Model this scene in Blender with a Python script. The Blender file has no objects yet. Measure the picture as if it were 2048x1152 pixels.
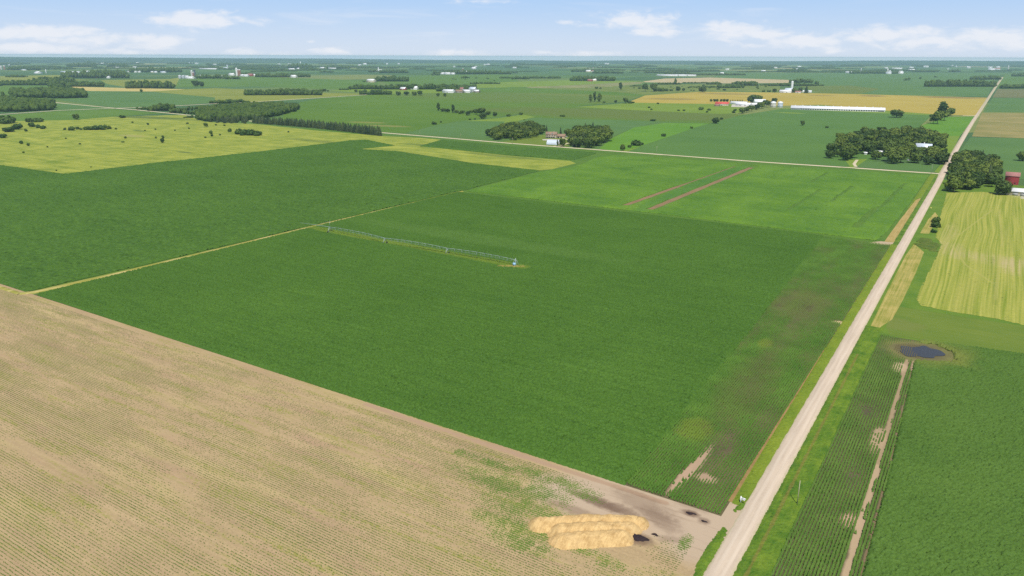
import bpy, math, random
import numpy as np
from mathutils import Matrix, Vector

random.seed(7)
rng = np.random.default_rng(7)
scene = bpy.context.scene
COL = scene.collection
R = math.radians

# ------------------------------------------------------------------ camera
CAM_H = 122.0
FPX = 1489.7
PITCH, ROLL, YAW = R(17.2822), R(0.2), R(32.411)
_R0 = Vector((math.cos(YAW), math.sin(YAW), 0))
_HD = Vector((-math.sin(YAW), math.cos(YAW), 0))
_UP = Vector((0, 0, 1))
_F = _HD * math.cos(PITCH) - _UP * math.sin(PITCH)
_U0 = _HD * math.sin(PITCH) + _UP * math.cos(PITCH)
_RT = _R0 * math.cos(ROLL) + _U0 * math.sin(ROLL)
_UU = -_R0 * math.sin(ROLL) + _U0 * math.cos(ROLL)


def ray(px, py):
    return (_RT * ((px - 1024) / FPX) + _UU * ((576 - py) / FPX) + _F).normalized()


def P(px, py, z=0.0):
    """Ground position seen at a point of the survey photograph."""
    d = ray(px, py)
    t = (z - CAM_H) / d.z
    return (d.x * t, d.y * t)


def dist(p):
    return math.sqrt(p[0] ** 2 + p[1] ** 2 + CAM_H ** 2)


cam_d = bpy.data.cameras.new("camera")
cam_d.sensor_width = 36
cam_d.lens = 36 * FPX / 2048
cam_d.clip_start = 1
cam_d.clip_end = 80000
cam = bpy.data.objects.new("camera", cam_d)
COL.objects.link(cam)
m = Matrix((_RT, _UU, -_F)).transposed().to_4x4()
m.translation = Vector((0, 0, CAM_H))
cam.matrix_world = m
scene.camera = cam

# ------------------------------------------------------------------ object helpers


def tag(o, label=None, cat=None, group=None, kind=None):
    if label:
        o["label"] = label
    if cat:
        o["category"] = cat
    if group:
        o["group"] = group
    if kind:
        o["kind"] = kind
    return o


def raw_mesh(name, verts, faces, mats, smooth=False, fmat=None):
    """verts (n,3) array, faces list of tuples or (n,k) array."""
    me = bpy.data.meshes.new(name)
    v = np.asarray(verts, dtype=np.float32)
    if isinstance(faces, np.ndarray):
        k = faces.shape[1]
        nf = faces.shape[0]
        loops = faces.astype(np.int32).ravel()
        starts = np.arange(nf, dtype=np.int32) * k
        tot = np.full(nf, k, dtype=np.int32)
    else:
        nf = len(faces)
        tot = np.array([len(f) for f in faces], dtype=np.int32)
        loops = np.concatenate([np.asarray(f, dtype=np.int32) for f in faces])
        starts = np.concatenate([[0], np.cumsum(tot)[:-1]]).astype(np.int32)
    me.vertices.add(len(v))
    me.vertices.foreach_set("co", v.ravel())
    me.loops.add(len(loops))
    me.loops.foreach_set("vertex_index", loops)
    me.polygons.add(nf)
    me.polygons.foreach_set("loop_start", starts)
    me.polygons.foreach_set("loop_total", tot)
    if fmat is not None:
        me.polygons.foreach_set("material_index", np.asarray(fmat, dtype=np.int32))
    if smooth:
        me.polygons.foreach_set("use_smooth", np.ones(nf, dtype=bool))
    for mm in (mats if isinstance(mats, (list, tuple)) else [mats]):
        me.materials.append(mm)
    me.update(calc_edges=True)
    me.validate()
    return me


def link(name, me, parent=None, loc=None, rz=0.0):
    o = bpy.data.objects.new(name, me)
    COL.objects.link(o)
    if parent is not None:
        o.parent = parent
    if loc is not None:
        o.location = loc
    o.rotation_euler.z = rz
    return o


class MB:
    """Collects simple shapes into one mesh."""

    def __init__(self):
        self.v = []
        self.f = []

    def add(self, vs, fs):
        n = len(self.v)
        self.v += [tuple(p) for p in vs]
        self.f += [tuple(i + n for i in f) for f in fs]
        return self

    def box(self, x0, x1, y0, y1, z0, z1):
        vs = [(x0, y0, z0), (x1, y0, z0), (x1, y1, z0), (x0, y1, z0), (x0, y0, z1), (x1, y0, z1), (x1, y1, z1), (x0, y1, z1)]
        return self.add(vs, [(0, 3, 2, 1), (4, 5, 6, 7), (0, 1, 5, 4), (1, 2, 6, 5), (2, 3, 7, 6), (3, 0, 4, 7)])

    def bar(self, a, b, r, n=6, r2=None):
        a, b = Vector(a), Vector(b)
        d = (b - a).normalized()
        s = d.orthogonal().normalized()
        t = d.cross(s)
        r2 = r if r2 is None else r2
        vs = []
        for q, rr in ((a, r), (b, r2)):
            for i in range(n):
                w = 2 * math.pi * i / n
                vs.append(q + (s * math.cos(w) + t * math.sin(w)) * rr)
        fs = [(i, (i + 1) % n, n + (i + 1) % n, n + i) for i in range(n)]
        fs += [tuple(range(n - 1, -1, -1)), tuple(range(n, 2 * n))]
        return self.add(vs, fs)

    def lathe(self, prof, n=20, cx=0, cy=0):
        vs, fs = [], []
        for r, z in prof:
            for i in range(n):
                w = 2 * math.pi * i / n
                vs.append((cx + r * math.cos(w), cy + r * math.sin(w), z))
        for k in range(len(prof) - 1):
            for i in range(n):
                j = (i + 1) % n
                fs.append((k * n + i, k * n + j, (k + 1) * n + j, (k + 1) * n + i))
        fs.append(tuple(range((len(prof) - 1) * n, len(prof) * n)))
        return self.add(vs, fs)

    def build(self, name, mat, parent=None, loc=None, rz=0.0, smooth=False):
        return link(name, raw_mesh(name, self.v, self.f, mat, smooth), parent, loc, rz)


def empty(name, loc, rz=0.0):
    o = bpy.data.objects.new(name, None)
    o.empty_display_size = 1
    COL.objects.link(o)
    o.location = loc
    o.rotation_euler.z = rz
    return o


def copy_tree(o, parent=None):
    c = o.copy()
    COL.objects.link(c)
    c.parent = parent
    for ch in list(o.children):
        copy_tree(ch, c)
    return c


def inside(poly, x, y):
    """Vectorised point in polygon."""
    px = np.array([p[0] for p in poly])
    py = np.array([p[1] for p in poly])
    r = np.zeros(np.shape(x), dtype=bool)
    j = len(poly) - 1
    for i in range(len(poly)):
        c = ((py[i] > y) != (py[j] > y))
        with np.errstate(divide="ignore", invalid="ignore"):
            xi = (px[j] - px[i]) * (y - py[i]) / (py[j] - py[i] + 1e-12) + px[i]
        r ^= c & (x < xi)
        j = i
    return r


_grid = rng.random((256, 256))


def vnoise(x, y, s):
    """Smooth value noise of wavelength s (s may be (sx, sy))."""
    sx, sy = s if isinstance(s, tuple) else (s, s)
    u = np.asarray(x) / sx + 1000.3
    v = np.asarray(y) / sy + 2000.7
    i, j = np.floor(u).astype(int), np.floor(v).astype(int)
    a, b = u - i, v - j
    a, b = a * a * (3 - 2 * a), b * b * (3 - 2 * b)
    g = lambda p, q: _grid[p % 256, q % 256]
    return (g(i, j) * (1 - a) + g(i + 1, j) * a) * (1 - b) + (g(i, j + 1) * (1 - a) + g(i + 1, j + 1) * a) * b


# ------------------------------------------------------------------ material helpers


class NT:
    def __init__(self, name):
        self.m = bpy.data.materials.new(name)
        self.m.use_nodes = True
        self.t = self.m.node_tree
        self.b = self.t.nodes["Principled BSDF"]
        self._pos = None
        self._xyz = None

    def node(self, typ, ins=None, **props):
        n = self.t.nodes.new(typ)
        for k, v in props.items():
            setattr(n, k, v)
        for k, v in (ins or {}).items():
            s = n.inputs[k]
            if isinstance(v, bpy.types.NodeSocket):
                self.t.links.new(v, s)
            else:
                s.default_value = v
        return n

    def math(self, op, a, b=None, c=None, clamp=False):
        ins = {0: a}
        if b is not None:
            ins[1] = b
        if c is not None:
            ins[2] = c
        n = self.node("ShaderNodeMath", ins, operation=op)
        n.use_clamp = clamp
        return n.outputs[0]

    @property
    def pos(self):
        if self._pos is None:
            self._pos = self.node("ShaderNodeNewGeometry").outputs["Position"]
        return self._pos

    def xyz(self):
        if self._xyz is None:
            s = self.node("ShaderNodeSeparateXYZ", {0: self.pos})
            self._xyz = (s.outputs[0], s.outputs[1], s.outputs[2])
        return self._xyz

    def noise(self, size, detail=2.0, rough=0.55, vec=None, off=0.0):
        """Noise with feature size in metres (number or (x, y, z))."""
        if not isinstance(size, tuple):
            size = (size, size, size)
        mp = self.node("ShaderNodeMapping", {"Vector": vec or self.pos, "Scale": tuple(1.0 / s for s in size), "Location": (off, off * 1.7, 0)})
        n = self.node("ShaderNodeTexNoise", {"Vector": mp.outputs[0], "Scale": 1.0, "Detail": detail, "Roughness": rough})
        return n.outputs["Fac"]

    def sstep(self, v, a, b):
        n = self.node("ShaderNodeMapRange", {"Value": v, "From Min": a, "From Max": b}, interpolation_type="SMOOTHSTEP")
        return n.outputs[0]

    def mix(self, f, a, b):
        n = self.node("ShaderNodeMix", None, data_type="RGBA")
        for i, v in ((0, f), (6, a), (7, b)):
            s = n.inputs[i]
            if isinstance(v, bpy.types.NodeSocket):
                self.t.links.new(v, s)
            elif i == 0:
                s.default_value = v
            else:
                s.default_value = (*v, 1.0) if len(v) == 3 else v
        return n.outputs[2]

    def ellipse(self, cx, cy, rx, ry, rot=0.0, soft=0.35, wob=0.5, wsize=None):
        """Soft-edged patch at a place on the ground, with an uneven outline."""
        x, y, _ = self.xyz()
        dx, dy = self.math("SUBTRACT", x, cx), self.math("SUBTRACT", y, cy)
        c, s = math.cos(rot), math.sin(rot)
        u = self.math("ADD", self.math("MULTIPLY", dx, c / rx), self.math("MULTIPLY", dy, s / rx))
        v = self.math("ADD", self.math("MULTIPLY", dx, -s / ry), self.math("MULTIPLY", dy, c / ry))
        d = self.math("SQRT", self.math("ADD", self.math("MULTIPLY", u, u), self.math("MULTIPLY", v, v)))
        n = self.noise(wsize or max(min(rx, ry) * 0.8, 1.0), 3.0, 0.6)
        d = self.math("ADD", d, self.math("MULTIPLY", self.math("SUBTRACT", n, 0.5), wob * 2))
        return self.sstep(d, 1.0 + soft, 1.0 - soft)

    def lineseg(self, x0, y0, x1, y1, w, soft=0.5):
        x, y, _ = self.xyz()
        L2 = (x1 - x0) ** 2 + (y1 - y0) ** 2
        dx, dy = self.math("SUBTRACT", x, x0), self.math("SUBTRACT", y, y0)
        t = self.math("DIVIDE", self.math("ADD", self.math("MULTIPLY", dx, x1 - x0), self.math("MULTIPLY", dy, y1 - y0)), L2, clamp=True)
        ex = self.math("SUBTRACT", dx, self.math("MULTIPLY", t, x1 - x0))
        ey = self.math("SUBTRACT", dy, self.math("MULTIPLY", t, y1 - y0))
        d = self.math("SQRT", self.math("ADD", self.math("MULTIPLY", ex, ex), self.math("MULTIPLY", ey, ey)))
        n = self.noise(max(w * 3, 4.0), 2)
        d = self.math("ADD", d, self.math("MULTIPLY", self.math("SUBTRACT", n, 0.5), w * 0.8))
        return self.sstep(d, w * (0.5 + soft * 0.5), w * (0.5 - soft * 0.5))

    def finish(self, color, rough=0.85, spec=0.15):
        for k, v in (("Base Color", color), ("Roughness", rough), ("Specular IOR Level", spec)):
            s = self.b.inputs[k]
            if isinstance(v, bpy.types.NodeSocket):
                self.t.links.new(v, s)
            elif k == "Base Color":
                s.default_value = (*v, 1.0)
            else:
                s.default_value = v
        return self.m


def lerp3(c, k):
    return tuple(max(0.0, min(1.0, q * k)) for q in c)


def field_color(nt, c1, c2, big=90.0, a_big=1.4, streak=None, a_streak=0.0, fine=1.2, a_fine=0.7):
    f = nt.math("MULTIPLY", nt.math("SUBTRACT", nt.noise(big, 3.0, 0.6), 0.5), a_big)
    f = nt.math("ADD", f, 0.5)
    if streak:
        f = nt.math("ADD", f, nt.math("MULTIPLY", nt.math("SUBTRACT", nt.noise((streak[0], streak[1], 50), 3.0, 0.6, off=3.1), 0.5), a_streak))
    if a_fine:
        f = nt.math("ADD", f, nt.math("MULTIPLY", nt.math("SUBTRACT", nt.noise(fine, 2.0, 0.7, off=7.7), 0.5), a_fine))
    f = nt.math("MAXIMUM", nt.math("MINIMUM", f, 1.0), 0.0)
    return nt.mix(f, c1, c2)


def field_mat(name, c1, c2, patches=(), lines=(), rough=0.85, **kw):
    nt = NT(name)
    col = field_color(nt, c1, c2, **kw)
    for (cx, cy, rx, ry, rot, c, op) in patches:
        e = nt.ellipse(cx, cy, rx, ry, rot)
        col = nt.mix(nt.math("MULTIPLY", e, op), col, c)
    for (x0, y0, x1, y1, w, c, op) in lines:
        e = nt.lineseg(x0, y0, x1, y1, w)
        col = nt.mix(nt.math("MULTIPLY", e, op), col, c)
    return nt.finish(col, rough)


def plain_mat(name, c, rough=0.6, spec=0.3, var=0.12, size=1.5, metal=0.0):
    """Painted or built surface with slight weathering."""
    nt = NT(name)
    tc = nt.node("ShaderNodeTexCoord").outputs["Object"]
    n = nt.noise(size, 4.0, 0.6, vec=tc)
    col = nt.mix(n, lerp3(c, 1 - var), lerp3(c, 1 + var))
    nt.b.inputs["Metallic"].default_value = metal
    return nt.finish(col, rough, spec)


def foliage_mat(name, c1, c2, size=2.5, hue=0.0):
    """Leaves: tone differs from plant to plant and from clump to clump."""
    nt = NT(name)
    tc = nt.node("ShaderNodeTexCoord").outputs["Object"]
    n = nt.noise(size, 3.0, 0.6, vec=tc)
    rnd = nt.node("ShaderNodeObjectInfo").outputs["Random"]
    f = nt.math("ADD", nt.math("MULTIPLY", nt.math("SUBTRACT", n, 0.5), 1.3), nt.math("ADD", nt.math("MULTIPLY", nt.math("SUBTRACT", rnd, 0.5), 1.25), 0.5), clamp=True)
    col = nt.mix(f, c1, c2)
    return nt.finish(col, 0.7, 0.2)


# ------------------------------------------------------------------ ground shapes


def sheet(name, pts, z, mat, label, kind="structure", cat="ground"):
    """A flat piece of land from ground points; triangulated so that long outlines stay flat."""
    from mathutils.geometry import tessellate_polygon
    vs = [(p[0], p[1], z) for p in pts]
    tr = tessellate_polygon([[Vector(v) for v in vs]])
    fs = []
    for t in tr:
        a, b, c = (Vector(vs[i]) for i in t)
        fs.append(t if (b - a).cross(c - a).z > 0 else (t[0], t[2], t[1]))
    o = link(name, raw_mesh(name, vs, fs, mat))
    return tag(o, label, cat, None, kind)


def PX(*pts):
    return [P(x, y) for x, y in pts]


def ribbon(name, pts, width, z, mat, label, cat, kind="structure", rough=0.0):
    """Road: a low cambered embankment following a polyline; width may vary per point."""
    n = len(pts)
    ws = width if isinstance(width, (list, tuple)) else [width] * n
    if rough:
        np_, nw = [], []
        for i in range(n - 1):
            k = max(1, int(math.dist(pts[i], pts[i + 1]) / 2.5)) if pts[i][1] < 900 else 1
            for j in range(k):
                t = j / k
                np_.append((pts[i][0] * (1 - t) + pts[i + 1][0] * t, pts[i][1] * (1 - t) + pts[i + 1][1] * t))
                nw.append(ws[i] * (1 - t) + ws[i + 1] * t + (random.uniform(-rough, rough) if pts[i][1] < 900 else 0))
        pts, ws = np_ + [pts[-1]], nw + [ws[-1]]
        n = len(pts)
    vs, fs = [], []
    for i in range(n):
        a = Vector((*pts[max(i - 1, 0)], 0))
        b = Vector((*pts[min(i + 1, n - 1)], 0))
        d = (b - a).normalized()
        s = Vector((d.y, -d.x, 0))
        p = Vector((*pts[i], 0))
        w = ws[i] / 2
        for k, zz in ((-w - 0.5, 0.0), (-w, z * 0.8), (0, z), (w, z * 0.8), (w + 0.5, 0.0)):
            q = p + s * k
            vs.append((q.x, q.y, zz))
    for i in range(n - 1):
        for k in range(4):
            a = i * 5 + k
            fs.append((a, a + 1, a + 6, a + 5))
    o = link(name, raw_mesh(name, vs, fs, mat))
    return tag(o, label, cat, None, kind)


def canopy(name, x0, x1, y0, y1, step, zlo, zhi, mat, label, mask=None, cat="crop", kind="stuff", edge=0.05, hfun=None, gaps=0.0):
    """Closed leaf canopy of a standing crop or of tall grass: an uneven surface of real leaves-high relief."""
    xs = np.arange(x0, x1 + step, step)
    ys = np.arange(y0, y1 + step, step)
    X, Y = np.meshgrid(xs, ys, indexing="ij")
    J = step * 0.38
    X = X + rng.uniform(-J, J, X.shape)
    Y = Y + rng.uniform(-J, J, Y.shape)
    Z = zlo + (zhi - zlo) * rng.random(X.shape) ** .8
    Z = np.where(rng.random(X.shape) < gaps, zlo * .2, Z)
    if hfun is not None:
        Z = Z * hfun(X, Y)
    M = np.ones(X.shape, bool) if mask is None else mask(X, Y)
    inn = M.copy()
    inn[1:-1, 1:-1] &= M[:-2, 1:-1] & M[2:, 1:-1] & M[1:-1, :-2] & M[1:-1, 2:]
    inn[0, :] = inn[-1, :] = False
    inn[:, 0] = inn[:, -1] = False
    in2 = inn.copy()
    in2[1:-1, 1:-1] &= inn[:-2, 1:-1] & inn[2:, 1:-1] & inn[1:-1, :-2] & inn[1:-1, 2:]
    Z = np.where(in2, Z, Z * .5)
    Z = np.where(inn, Z, edge) + (_z[0] if kind == "stuff" else 0)
    idx = np.arange(X.size).reshape(X.shape)
    q = np.stack([idx[:-1, :-1], idx[1:, :-1], idx[1:, 1:], idx[:-1, 1:]], -1)
    ok = M[:-1, :-1] & M[1:, :-1] & M[1:, 1:] & M[:-1, 1:]
    q = q[ok]
    tri = np.concatenate([q[:, [0, 1, 2]], q[:, [0, 2, 3]]])
    V = np.stack([X, Y, Z], -1).reshape(-1, 3)
    used = np.unique(tri)
    remap = np.zeros(len(V), np.int64)
    remap[used] = np.arange(len(used))
    o = link(name, raw_mesh(name, V[used], remap[tri], mat))
    return tag(o, label, cat, None, kind)


def plants(name, x, y, w, h, mat, label, cat="crop", z0=None, elong=None):
    """Single row plants, each a tuft of four leaves rising to a tip (one object of uncountable stand)."""
    n = len(x)
    z0 = _z[0] if z0 is None else z0
    ang = rng.uniform(0, math.pi / 2, n) if elong is None else np.zeros(n)
    ex = np.ones(n) if elong is None else np.full(n, elong[0])
    ey = np.ones(n) if elong is None else np.full(n, elong[1])
    vs = np.zeros((n, 5, 3))
    for k in range(4):
        a = ang + k * math.pi / 2 + (0 if elong is None else math.pi / 4)
        rr = w * 0.5 * rng.uniform(0.7, 1.3, n)
        vs[:, k, 0] = x + np.cos(a) * rr * ex
        vs[:, k, 1] = y + np.sin(a) * rr * ey
        vs[:, k, 2] = z0 + h * rng.uniform(0.0, 0.35, n)
    vs[:, 4, 0] = x + rng.uniform(-0.2, 0.2, n) * w
    vs[:, 4, 1] = y + rng.uniform(-0.2, 0.2, n) * w
    vs[:, 4, 2] = z0 + h
    base = (np.arange(n) * 5)[:, None]
    fs = np.concatenate([base + np.array([[0, 1, 4]]), base + np.array([[1, 2, 4]]), base + np.array([[2, 3, 4]]), base + np.array([[3, 0, 4]])])
    o = link(name, raw_mesh(name, vs.reshape(-1, 3), fs, mat))
    return tag(o, label, cat, None, "stuff")


# ================================================================== LIGHT, SKY, HAZE
_pb = P(1593.8, 1010.8)
_pt = P(1583.1, 996.6)
_sh = Vector((_pt[0] - _pb[0], _pt[1] - _pb[1]))          # the pole's shadow on the ground
SUN_AZ = math.atan2(-_sh.x, -_sh.y)                       # compass bearing of the sun from +Y towards +X
SUN_EL = R(60)
sun_dir = Vector((math.sin(SUN_AZ) * math.cos(SUN_EL), math.cos(SUN_AZ) * math.cos(SUN_EL), math.sin(SUN_EL)))
sd = bpy.data.lights.new("sun", "SUN")
sd.energy = 4.6
sd.angle = R(0.53)
sd.color = (1.0, 0.955, 0.88)
so = bpy.data.objects.new("sun", sd)
COL.objects.link(so)
so.location = (0, 0, 400)
so.rotation_euler = sun_dir.to_track_quat("Z", "Y").to_euler()

world = bpy.data.worlds.new("World")
scene.world = world
world.use_nodes = True
wt = world.node_tree
for n in list(wt.nodes):
    wt.nodes.remove(n)
W = NT.__new__(NT)
W.t = wt
W._pos = None
W._xyz = None
W._pos = W.node("ShaderNodeTexCoord").outputs["Generated"]
sky = W.node("ShaderNodeTexSky", None, sky_type="NISHITA")
sky.sun_disc = False
sky.sun_elevation = SUN_EL
sky.sun_rotation = SUN_AZ
sky.altitude = 300
sky.air_density = 1.0
sky.dust_density = 0.6
sky.ozone_density = 2.0
SKY_S = 0.09
wx, wy, wz = W.xyz()
az = W.math("ARCTAN2", wx, wy)
el = W.math("ARCSINE", wz)
# clouds: (photo px, py, half width, half height, weight), turned into bearings
CL = [(75, 68, 120, 15, 1), (165, 78, 110, 12, .9), (70, 95, 70, 11, 1), (300, 82, 62, 14, 1), (245, 105, 60, 8, .7),
      (405, 40, 85, 17, 1), (430, 52, 40, 8, .6), (500, 105, 60, 9, .6), (670, 102, 42, 8, .9), (622, 83, 13, 4, .6), (560, 106, 40, 8, .6),
      (905, 106, 70, 8, .9), (1270, 42, 68, 20, 1), (1310, 62, 55, 12, .9), (1135, 44, 30, 6, .6), (1200, 50, 40, 8, .5),
      (1470, 62, 75, 17, 1), (1530, 68, 60, 12, 1), (1610, 82, 70, 16, 1), (1495, 90, 40, 7, .7), (1660, 98, 45, 10, .7),
      (1760, 70, 85, 15, 1), (1830, 62, 60, 12, .9), (1850, 85, 110, 16, .8), (1990, 75, 90, 16, 1), (2040, 88, 60, 14, .9),
      (1080, 105, 26, 5, .6), (1180, 108, 70, 7, .7), (1340, 109, 30, 5, .5), (-120, 75, 100, 18, 1), (2180, 80, 110, 18, 1), (960, 3, 90, 7, .45)]
nA = W.node("ShaderNodeCombineXYZ", {0: W.math("MULTIPLY", az, 34.0), 1: W.math("MULTIPLY", el, 88.0), 2: 0.0}).outputs[0]
cn = W.node("ShaderNodeTexNoise", {"Vector": nA, "Scale": 1.0, "Detail": 8.0, "Roughness": 0.58, "Distortion": 0.3}).outputs["Fac"]
nB = W.node("ShaderNodeCombineXYZ", {0: W.math("MULTIPLY", az, 7.0), 1: W.math("MULTIPLY", el, 60.0), 2: 4.0}).outputs[0]
cn2 = W.node("ShaderNodeTexNoise", {"Vector": nB, "Scale": 1.0, "Detail": 6.0, "Roughness": 0.6, "Distortion": 0.8}).outputs["Fac"]
tot = None
for (cx, cy, rx, ry, wgt) in CL:
    d0 = ray(cx, cy)
    a0, e0 = math.atan2(d0.x, d0.y), math.asin(d0.z)
    kx, ky = FPX * 1.0 / rx, FPX / ry
    u = W.math("MULTIPLY", W.math("SUBTRACT", az, a0), kx * 0.86)
    v = W.math("MULTIPLY", W.math("SUBTRACT", el, e0), ky * 0.92)
    d2 = W.math("ADD", W.math("MULTIPLY", u, u), W.math("MULTIPLY", v, v))
    g = W.math("MULTIPLY", W.math("POWER", 2.718, W.math("MULTIPLY", d2, -1.1)), wgt)
    tot = g if tot is None else W.math("MAXIMUM", tot, g)
dens = W.math("ADD", tot, W.math("MULTIPLY", W.math("SUBTRACT", cn, 0.5), 1.9))
mask = W.sstep(dens, 0.28, 0.98)
mask = W.math("MULTIPLY", mask, W.sstep(tot, 0.08, 0.3))
wisp = W.math("MULTIPLY", W.sstep(cn2, 0.5, 0.85), 0.35)
wisp = W.math("MULTIPLY", wisp, W.sstep(el, 0.0, 0.03))
low = W.math("MULTIPLY", W.sstep(el, 0.35, 0.08), 0.88)                # thin milky air low in the sky
# what the sky shows: Nishita, then thin cirrus, low haze veil, cumulus
C_W = tuple(q / SKY_S for q in (0.87, 0.89, 0.94))
C_V0 = tuple(q / SKY_S for q in (0.74, 0.82, 0.94))
C_V1 = tuple(q / SKY_S for q in (0.39, 0.62, 0.97))
C_VB = tuple(q / SKY_S for q in (1.0, 1.06, 1.14))
C_V = W.mix(W.math("POWER", W.sstep(el, -0.03, 0.10), 1.0), C_V0, C_V1)
C_V = W.mix(W.sstep(el, 0.0, -0.0008), C_V, C_VB)  # below the horizon an added brightness offsets dimming by the haze
col = W.mix(low, sky.outputs[0], C_V)
col = W.mix(wisp, col, C_W)
col = W.mix(W.math("MULTIPLY", mask, 0.8), col, C_W)
bg = W.node("ShaderNodeBackground", {"Color": col, "Strength": SKY_S})
wo = W.node("ShaderNodeOutputWorld")
wt.links.new(bg.outputs[0], wo.inputs["Surface"])

HAZE_D = 5.2e-5
hz = NT("haze_air")
hz.t.nodes.remove(hz.b)
pv = hz.node("ShaderNodeVolumePrincipled", {"Color": (0.58, 0.83, 1.0, 1), "Density": HAZE_D, "Anisotropy": 0.1})
hz.t.links.new(pv.outputs[0], hz.t.nodes["Material Output"].inputs["Volume"])
mb = MB().box(-26000, 26000, -4000, 26000, -1.5, 127)
tag(mb.build("haze", hz.m), "thin blue haze filling the air over the farmland", "haze", None, "stuff")

scene.view_settings.view_transform = "Standard"
scene.view_settings.look = "None"
scene.view_settings.exposure = 0.0
scene.view_settings.gamma = 1.0
scene.cycles.volume_bounces = 3
scene.cycles.max_bounces = 6
scene.cycles.diffuse_bounces = 2
scene.cycles.use_denoising = False

# ================================================================== COLOURS
DK = (0.028, 0.075, 0.012)       # corn
GR = (0.055, 0.125, 0.02)
TEAL1, TEAL2 = (0.072, 0.15, 0.036), (0.105, 0.192, 0.046)
BR1, BR2 = (0.055, 0.15, 0.014), (0.11, 0.23, 0.02)
YL1, YL2 = (0.17, 0.2, 0.03), (0.3, 0.29, 0.05)
SOIL = (0.36, 0.25, 0.15)
ROADC = (0.54, 0.435, 0.325)

# ================================================================== GROUND
# base sheet: patchwork of far fields
nt = NT("far_farmland")
mp = nt.node("ShaderNodeMapping", {"Vector": nt.pos, "Scale": (1 / 620, 1 / 800, 0), "Rotation": (0, 0, 0)})
vo = nt.node("ShaderNodeTexVoronoi", {"Vector": mp.outputs[0], "Scale": 1.0, "Randomness": 0.75}, distance="CHEBYCHEV", voronoi_dimensions="2D")
sp = nt.node("ShaderNodeSeparateColor", {0: vo.outputs["Color"]})
rp = nt.node("ShaderNodeValToRGB", {0: sp.outputs[0]})
rp.color_ramp.interpolation = "CONSTANT"
ramp = [(0, (0.065, 0.13, 0.035)), (.22, (0.09, 0.17, 0.035)), (.42, (0.055, 0.12, 0.04)), (.58, (0.13, 0.19, 0.045)), (.7, (0.075, 0.15, 0.05)), (.84, (0.19, 0.22, 0.06)), (.92, (0.06, 0.12, 0.03)), (.965, (0.36, 0.31, 0.14))]
while len(rp.color_ramp.elements) < len(ramp):
    rp.color_ramp.elements.new(0.5)
for e, (p, c) in zip(rp.color_ramp.elements, ramp):
    e.position = p
    e.color = (*c, 1)
nz = nt.noise((420, 60, 50), 3)
colr = nt.mix(nt.math("MULTIPLY", nt.sstep(nz, 0.35, 0.75), 0.4), rp.outputs[0], (0.09, 0.15, 0.04))
far_m = nt.finish(colr, 0.9)
Rg = 24000
ring = [(Rg * math.sin(2 * math.pi * i / 96), Rg * math.cos(2 * math.pi * i / 96)) for i in range(96)][::-1]
sheet("ground", ring, 0.0, far_m, "flat patchwork farmland reaching to the horizon", cat="ground")

# low wooded rises along the horizon
nt = NT("far_hill_woods")
c = nt.mix(nt.sstep(nt.noise((900, 500, 200), 4, 0.65), 0.45, 0.6), (0.028, 0.06, 0.03), (0.07, 0.13, 0.05))
hill_m = nt.finish(c, 0.9)


def hill_profile(a):
    # height in metres over bearing a (radians from +Y); the rises seen along the skyline
    px = 1024 + FPX * math.tan(a + YAW)
    h = np.interp(px, [-400, 0, 300, 700, 1000, 1150, 1350, 1550, 1750, 1900, 2050, 2500], [70, 70, 64, 46, 28, 26, 36, 36, 54, 58, 64, 70])
    return float(h) * 1.0


def build_hills():
    vs, fs = [], []
    rads = [13500, 14500, 15500, 16500, 18500, 21000]
    prof = [0.0, .18, .55, .8, 1.0, 0.0]
    n = 260
    for i in range(n + 1):
        a = -YAW + R(-50) + R(100) * i / n
        h = hill_profile(a) + (float(vnoise(i, 3.3, 9.0)) - .5) * 9 + (float(vnoise(i, 9.1, 3.0)) - .5) * 4
        for r, p in zip(rads, prof):
            vs.append((r * math.sin(a), r * math.cos(a), -0.5 + h * p * 18500 / 16500 + (0 if p in (0, 1) else (random.random() - .5) * 4 * p)))
    k = len(rads)
    for i in range(n):
        for j in range(k - 1):
            q = i * k + j
            fs.append((q, q + 1, q + k + 1, q + k))
    o = link("hills", raw_mesh("hills", vs, fs, hill_m, smooth=True))
    tag(o, "low blue wooded rises along the horizon", "hills", None, "structure")


build_hills()

_z = [0.012]


def Z(inc=0.004):
    _z[0] += inc
    return _z[0]


def fld(pts, mat, label, name="field"):
    return sheet(name, PX(*pts), Z(), mat, label, cat="field")


# --- far and middle fields, back to front
m_teal = field_mat("bean_field_bluegreen", TEAL1, TEAL2, big=160, streak=(300, 40), a_streak=.8, fine=3)
m_green = field_mat("corn_field_far", (0.072, 0.148, 0.016), (0.118, 0.205, 0.028), big=200, streak=(350, 35), a_streak=1.0, fine=4)
m_olive = field_mat("olive_field", (0.095, 0.14, 0.02), (0.145, 0.185, 0.03), big=220, streak=(300, 30), a_streak=1.1, fine=4)
m_yell = field_mat("ripe_grain", (0.35, 0.27, 0.045), (0.44, 0.34, 0.065), big=200, streak=(250, 30), a_streak=1.0, fine=3,
                   patches=[(*P(1345, 198), 75, 40, .3, (.17, .13, .05), .6), (*P(1460, 188), 100, 60, 0, (.2, .15, .05), .5), (*P(1745, 192), 40, 45, 0, (.17, .12, .05), .7),
                            (*P(1900, 195), 90, 60, 0, (.2, .14, .05), .7), (*P(1640, 191), 40, 30, 0, (.2, .15, .05), .6)])
m_lgreen = field_mat("grass_field_light", (0.125, 0.205, 0.018), (0.2, 0.275, 0.03), big=120, streak=(120, 20), a_streak=.8, fine=4)
m_tan = field_mat("cut_stubble", (0.38, 0.31, 0.16), (0.5, 0.4, 0.22), big=180, streak=(300, 30), a_streak=1.2, fine=4)
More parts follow.
